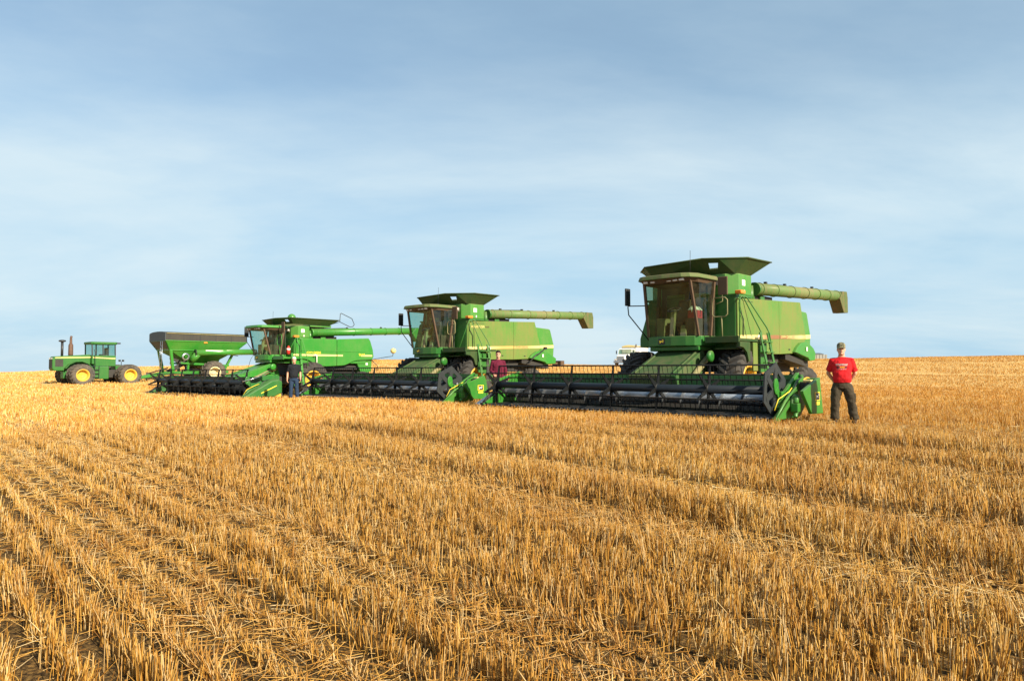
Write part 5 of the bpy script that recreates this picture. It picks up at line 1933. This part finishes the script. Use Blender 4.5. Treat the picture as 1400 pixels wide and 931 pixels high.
    for s in (-1, 1):
        L = pose['leg_l' if s > 0 else 'leg_r']
        hp, kn, an = V((s * .088, .004, .90)), V((s * L[0][0], L[0][1], L[0][2])), V((s * L[1][0], L[1][1], L[1][2]))
        g.tube([hp, hp.lerp(kn, .35), hp.lerp(kn, .75), kn, kn.lerp(an, .3), kn.lerp(an, .65), kn.lerp(an, .95)],
               [.098 * k, .097 * k * lw, .082 * k * lw, .076 * k * lw, .078 * k * lw, .074 * k * lw, .080 * k * lw], 18)
        if wear.get('pocket'):
            c = kn.lerp(hp, .25)
            g.box(c + Vector((s * .075 * k - .02, -.06, -.10)), c + Vector((s * .075 * k + .03, .07, .10)))
    fuse(g, 'trousers', wear['trousers'], body, .011, 3, .038)
    mb = MB()
    mb.loft([[V(p) for p in oval((0, -bl * .2, z), .174, .124 + bl * .3, 20, 1.1)] for z in (.955, .995)], False, True)
    mb.build('belt', M['sole'], body)
    # --- boots
    for s in (-1, 1):
        L = pose['leg_l' if s > 0 else 'leg_r']
        an = V((s * L[1][0], L[1][1], L[1][2]))
        g = MB()
        tx = s * .03
        g.loft([[Vector((an.x + tx * (-.2 - yy) * 1.0 + rx * k * math.cos(a), an.y + yy * k, max(0.0, .055 * k + zc * k + rz * k * math.sin(a)))) for a in [2 * math.pi * q / 12 for q in range(12)]]
                for yy, rx, rz, zc in ((.085, .030, .045, 0), (.05, .044, .058, .004), (-.03, .047, .060, .004), (-.11, .050, .046, -.008), (-.17, .042, .034, -.016), (-.20, .018, .018, -.024))], True, True)
        g.tube([an + Vector((0, .015, -.03)), an + Vector((0, .01, .09))], [.050 * k, .054 * k], 14)
        fuse(g, 'boot', M['boots'], body, .010, 2)
    # --- face
    for s in (-1, 1):
        MB().ball(V((hx + s * .030, hy - .0925, 1.690)), (.013 * k, .007 * k, .008 * k), 10, 6).build('eye', M['eye'], body)
        MB().bar(V((hx + s * .016, hy - .103, 1.712)), V((hx + s * .046, hy - .094, 1.713)), .008, .006).build('eyebrow', wear['hair'], body)
    MB().ball(V((hx, hy - .1005, 1.618)), (.024 * k, .006 * k, .007 * k), 12, 6).build('mouth', M['lip'], body)
    # --- hair or cap
    g = MB()
    if wear.get('cap'):
        cs = [(1.700, .083, .106, .006), (1.725, .086, .109, .006), (1.765, .084, .106, .008), (1.800, .070, .088, .010), (1.822, .042, .054, .012), (1.830, .012, .016, .012)]
        g.loft([[V((p.x + hx, p.y + hy, p.z + .015)) for p in oval((0, y, z), rx, ry, 20)] for z, rx, ry, y in cs], True, True)
        g.loft([[V((hx + x * w_, hy - .06 - dpt + abs(x) * .5, 1.728 + zo - abs(x) * .25)) for x in (-.08, -.05, -.02, .02, .05, .08)] + [V((hx + x * w_, hy - .06 - dpt + abs(x) * .5, 1.740 + zo - abs(x) * .25)) for x in (.08, .05, .02, -.02, -.05, -.08)]
                for dpt, w_, zo in ((.0, .95, .0), (.06, 1.0, -.004), (.115, .85, -.014))], True, True)
        cp = fuse(g, 'cap', wear['cap'], body, .008, 1)
        g = MB()
        g.loft([[V((p.x + hx, p.y + hy, p.z)) for p in oval((0, y, z), rx, ry, 18)] for z, rx, ry, y in ((1.655, .0785, .062, .044), (1.70, .081, .070, .040), (1.73, .081, .072, .040))], True, True)
        fuse(g, 'hair', wear['hair'], body, .010, 1)
    else:
        cs = [(1.640, .066, .052, .052), (1.68, .080, .070, .038), (1.715, .084, .090, .022), (1.750, .084, .106, .006), (1.785, .074, .096, .004), (1.812, .052, .070, .006), (1.826, .020, .028, .008)]
        g.loft([[V((p.x + hx, p.y + hy, p.z)) for p in oval((0, y, z), rx, ry, 20)] for z, rx, ry, y in cs], True, True)
        fuse(g, 'hair', wear['hair'], body, .010, 1)
        if wear.get('beard'):
            pass
    return root


def arm(elbow, wrist, d, n, ts):
    return (elbow, wrist, d, n, ts)


back = arm((.258, .085, 1.14), (.150, .165, .96), (-.85, .25, -.35), (.2, 1, 0), 1)
hang = arm((.255, .035, 1.13), (.265, -.045, .875), (-.05, -.2, -1), (-.9, -.2, .1), -1)
hang2 = arm((.245, .055, 1.13), (.235, -.03, .86), (-.10, -.25, -1), (-.9, -.2, .1), -1)
rest = arm((.235, .02, 1.14), (.14, -.22, 1.02), (-.2, -.9, -.1), (0, 0, -1), -1)


def stand(px, Y, Hs, face, pose, wear, label):
    X = (px - 700.0) / 950.0 * Y * math.cos(R(2.381)) ** -1 * (1.0)
    z = float(ground_z(X, Y))
    return make_person((X, Y, z), face, Hs, pose, wear, label)


def make_people():
    m_ = stand(1150, 15.75, 1.80, R(-22), dict(head=(-.004, -.02, 0), arm_l=back, arm_r=back,
          leg_l=((.170, -.02, .50), (.225, .02, .09)), leg_r=((.135, -.01, .50), (.150, .02, .09))),
          dict(shirt=M['shirt_red'], trousers=M['trousers'], cap=M['cap'], hair=M['hair_dark'], belly=.022, leg_w=1.12, pocket=True, sleeve=.82),
          'man in a red t-shirt and camouflage cap with his hands behind his back')
    m_.scale = (1.07, 1.07, 1.0)
    stand(681, 23.7, 1.86, R(4), dict(head=(.004, -.02, 0), arm_l=hang2, arm_r=rest,
          leg_l=((.115, -.01, .50), (.125, .02, .09)), leg_r=((.110, -.01, .50), (.12, .02, .09))),
          dict(shirt=M['shirt_maroon'], trousers=M['trousers'], hair=M['hair_dark'], sleeve=1.0, collar=True),
          'dark haired man in a maroon shirt standing between two headers')
    stand(402.5, 30.0, 1.83, R(14), dict(head=(0, -.02, 0), arm_l=hang, arm_r=hang,
          leg_l=((.125, -.01, .50), (.145, .02, .09)), leg_r=((.110, -.01, .50), (.125, .02, .09))),
          dict(shirt=M['shirt_black'], trousers=M['jeans'], hair=M['hair_white'], sleeve=.80, belly=.03, collar=True),
          'white haired man in a black shirt and blue jeans')


def make_cooler():
    # in the cab of the nearest combine, on the console beside the seat
    p = local_to_world(P1['loc'], P1['yaw'], (.55, .50, 2.72))
    root = thing('cool_box', p, head_ang(P1['yaw']), 'red cool box with a white lid inside the cab of the nearest combine', 'cool box')
    MB().box((-.17, -.15, 0), (.17, .15, .24)).build('box', M['red'], root, .02)
    mb = MB().hexa([Vector(q) for q in ((-.18, -.16, .24), (.18, -.16, .24), (.18, .16, .24), (-.18, .16, .24))],
                   [Vector(q) for q in ((-.15, -.05, .36), (.15, -.05, .36), (.15, .05, .36), (-.15, .05, .36))])
    mb.build('lid', M['white'], root, .015)
    MB().tube([(-.19, 0, .18), (-.21, 0, .30), (.21, 0, .30), (.19, 0, .18)], .012, 6).build('handle', M['white'], root)


make_tractor()
make_cart()
make_truck()
make_trailer()
make_people()
make_cooler()
grow_stubble()
